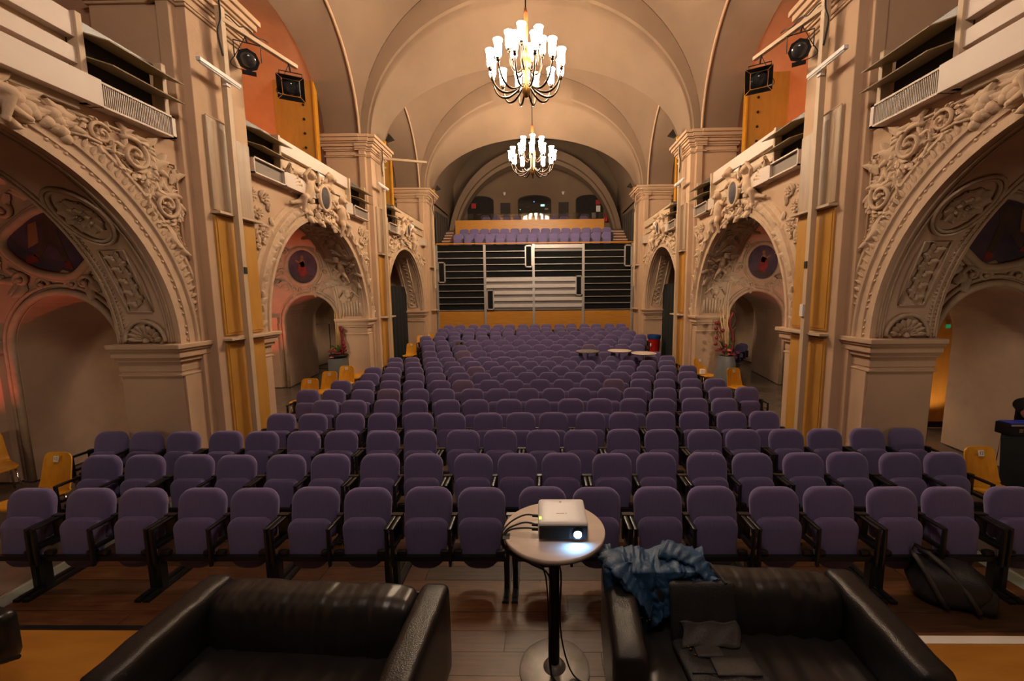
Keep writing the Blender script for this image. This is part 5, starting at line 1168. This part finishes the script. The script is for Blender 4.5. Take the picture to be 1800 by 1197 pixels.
body = [((6.75, 5.50, .55), .15, (6.74, 5.48, .80), .14), ((6.74, 5.48, .80), .14, (6.72, 5.44, 1.12), .16), ((6.72, 5.44, 1.12), .15, (6.72, 5.43, 1.26), .09), ((6.72, 5.43, 1.26), .055, (6.70, 5.40, 1.38), .055),
        ((6.66, 5.45, 1.22), .08, (6.54, 5.44, 1.20), .075), ((6.78, 5.45, 1.22), .08, (6.92, 5.44, 1.20), .075),
        ((6.54, 5.44, 1.20), .066, (6.36, 5.22, 1.13), .05), ((6.36, 5.22, 1.13), .048, (6.50, 5.02, 1.09), .032), ((6.92, 5.44, 1.20), .066, (6.98, 5.26, .98), .05), ((6.98, 5.26, .98), .046, (6.84, 5.10, 1.09), .032),
        ((6.67, 5.50, .52), .10, (6.64, 5.10, .50), .075), ((6.64, 5.10, .50), .07, (6.64, 5.12, .08), .045), ((6.64, 5.14, .06), .045, (6.64, 4.98, .04), .035), ((6.83, 5.50, .52), .10, (6.88, 5.10, .50), .075), ((6.88, 5.10, .50), .07, (6.88, 5.12, .08), .045), ((6.88, 5.14, .06), .045, (6.88, 4.98, .04), .035)]
for hx, hy, d in ((6.50, 5.02, 1), (6.84, 5.10, -1)):
    body.append(((hx, hy, 1.09), .032, (hx+.04*d, hy-.05, 1.085), .034))
    for q in range(4): body.append(((hx+.04*d+.018*(q-1.5), hy-.06, 1.085), .010, (hx+.05*d+.022*(q-1.5), hy-.12-.012*(q in (1, 2)), 1.072), .008))
    body.append(((hx+.02*d, hy-.02, 1.085), .011, (hx-.03*d, hy-.07, 1.078), .009))
hd = [((6.69, 5.38, 1.50), .095), ((6.69, 5.36, 1.45), .078), ((6.68, 5.29, 1.48), .018), ((6.69, 5.30, 1.44), .02), ((6.60, 5.39, 1.48), .022), ((6.78, 5.39, 1.48), .022), ((6.69, 5.41, 1.55), .085)]
remeshed('body', body, hd, SKIN, pr, .011)
remeshed('t_shirt', [((6.75, 5.50, .62), .165, (6.74, 5.48, .85), .155), ((6.74, 5.48, .85), .155, (6.72, 5.44, 1.14), .172), ((6.72, 5.44, 1.14), .16, (6.72, 5.435, 1.25), .10), ((6.66, 5.45, 1.22), .09, (6.54, 5.44, 1.20), .088), ((6.78, 5.45, 1.22), .09, (6.92, 5.44, 1.20), .088), ((6.54, 5.44, 1.20), .082, (6.42, 5.29, 1.155), .070), ((6.92, 5.44, 1.20), .082, (6.96, 5.31, 1.05), .07)], [], TEE, pr, .014)
remeshed('trousers', [((6.75, 5.52, .56), .17, (6.75, 5.50, .66), .165), ((6.67, 5.50, .52), .115, (6.64, 5.10, .50), .09), ((6.64, 5.10, .50), .085, (6.64, 5.12, .12), .065), ((6.83, 5.50, .52), .115, (6.88, 5.10, .50), .09), ((6.88, 5.10, .50), .085, (6.88, 5.12, .12), .065)], [], TEE, pr, .016)
remeshed('hair', [((6.69, 5.42, 1.57), .085, (6.69, 5.45, 1.50), .088)], [((6.69, 5.40, 1.58), .082)], HAIR, pr, .014)
pr.location.x -= .11; pr.location.y -= .31
for x, y in ((6.64, 5.19),):
    sc_ = thing('work_stool', 'black stool under the person at the desk', 'stool', (x, y, 0)); m = MB(); m.lathe([(.17, .39), (.18, .41), (.17, .44)], 20, (x, y, 0)); m.build('seat', PLAS, sc_, smooth='auto')
    for k in range(4): a = pi/4+pi/2*k; m = MB(); m.tube([(x+.1*cos(a), y+.1*sin(a), .40), (x+.19*cos(a), y+.19*sin(a), 0)], .013, 6); m.build('leg', STEELB, sc_)
m = MB()
for k in range(26): a = random.uniform(0, 6.3); m.tube([(-2.66+.02*cos(a), 14.27, .95), (-2.60+.14*cos(a), 14.18, .98+.05*sin(a)), (-2.58+.17*cos(a), 14.05, .78+.08*sin(a))], .02, 5)
stuff(tag(m.build('fringed_scarf', HAIR, smooth='flat'), 'brown fringed scarf hung over a seat back in the rear rows', 'scarf'))

# ---------------------------------------------------------------- coloured uplights in the chapels and galleries
def uplight(loc, aim, colr, power, label, size=70, stand=False):
    t = thing('uplight', label, 'uplight', loc, 'coloured uplights')
    m = MB(); m.lathe([(.05, 0), (.09, .02), (.09, .14), (.07, .16)], 14); m.build('can', BLACK, t, local=True, smooth='auto')
    if stand: m = MB(); m.tube([(0, 0, .01), (0, 0, -loc[2]+.02)], .014, 8); m.lathe([(.2, -loc[2]), (.2, -loc[2]+.02)], 16); m.build('stand', STEELB, t, local=True)
    ld = bpy.data.lights.new('uplight_lamp', 'SPOT'); ld.energy = power; ld.color = colr; ld.spot_size = radians(size); ld.spot_blend = .6; ld.shadow_soft_size = .06
    lo = bpy.data.objects.new('uplight_lamp', ld); col.objects.link(lo); lo.parent = t; lo.location = (0, 0, .18)
    d = (Vector(aim)-Vector(loc)).normalized(); lo.rotation_euler = d.to_track_quat('-Z', 'Y').to_euler()
for s_, nm in SIDES:
    uplight((s_*7.6, 10.9, 4.78), (s_*7.3, 11.6, 7.0), (1, .30, .08), 190 if s_ < 0 else 210, 'orange uplight in the middle bay of the %s gallery' % nm, 80)
uplight((-7.9, 9.6, .02), (-8.0, 11.6, 2.6), (1, .12, .06), 110, 'red uplight on the floor of the middle left chapel')
uplight((7.6, 9.8, .02), (7.3, 11.6, 3.0), (1, .16, .08), 40, 'red uplight on the floor of the middle right chapel')
uplight((-7.8, 4.6, .02), (-7.3, 5.6, 2.9), (1, .12, .06), 45, 'red uplight on the floor of the nearest left chapel', 60)
uplight((7.85, 7.25, .02), (7.95, 7.8, 1.4), (1, .62, .32), 14, 'warm uplight behind the right niche', 110)  # hidden lamp added to brighten the plywood partition

for s_, nm in SIDES:
    uplight((s_*6.2, 2.5, 1.35), (s_*6.6, 5.6, 1.9), (1, .76, .54), 26, 'warm white flood on a stand in the nearest %s chapel' % nm, 105, True)
    uplight((s_*5.2, 7.45, 2.35), (s_*7.3, 12.4, 1.2), (1, .78, .56), 170, 'warm white flood on the pier wall of the middle %s chapel' % nm, 75)
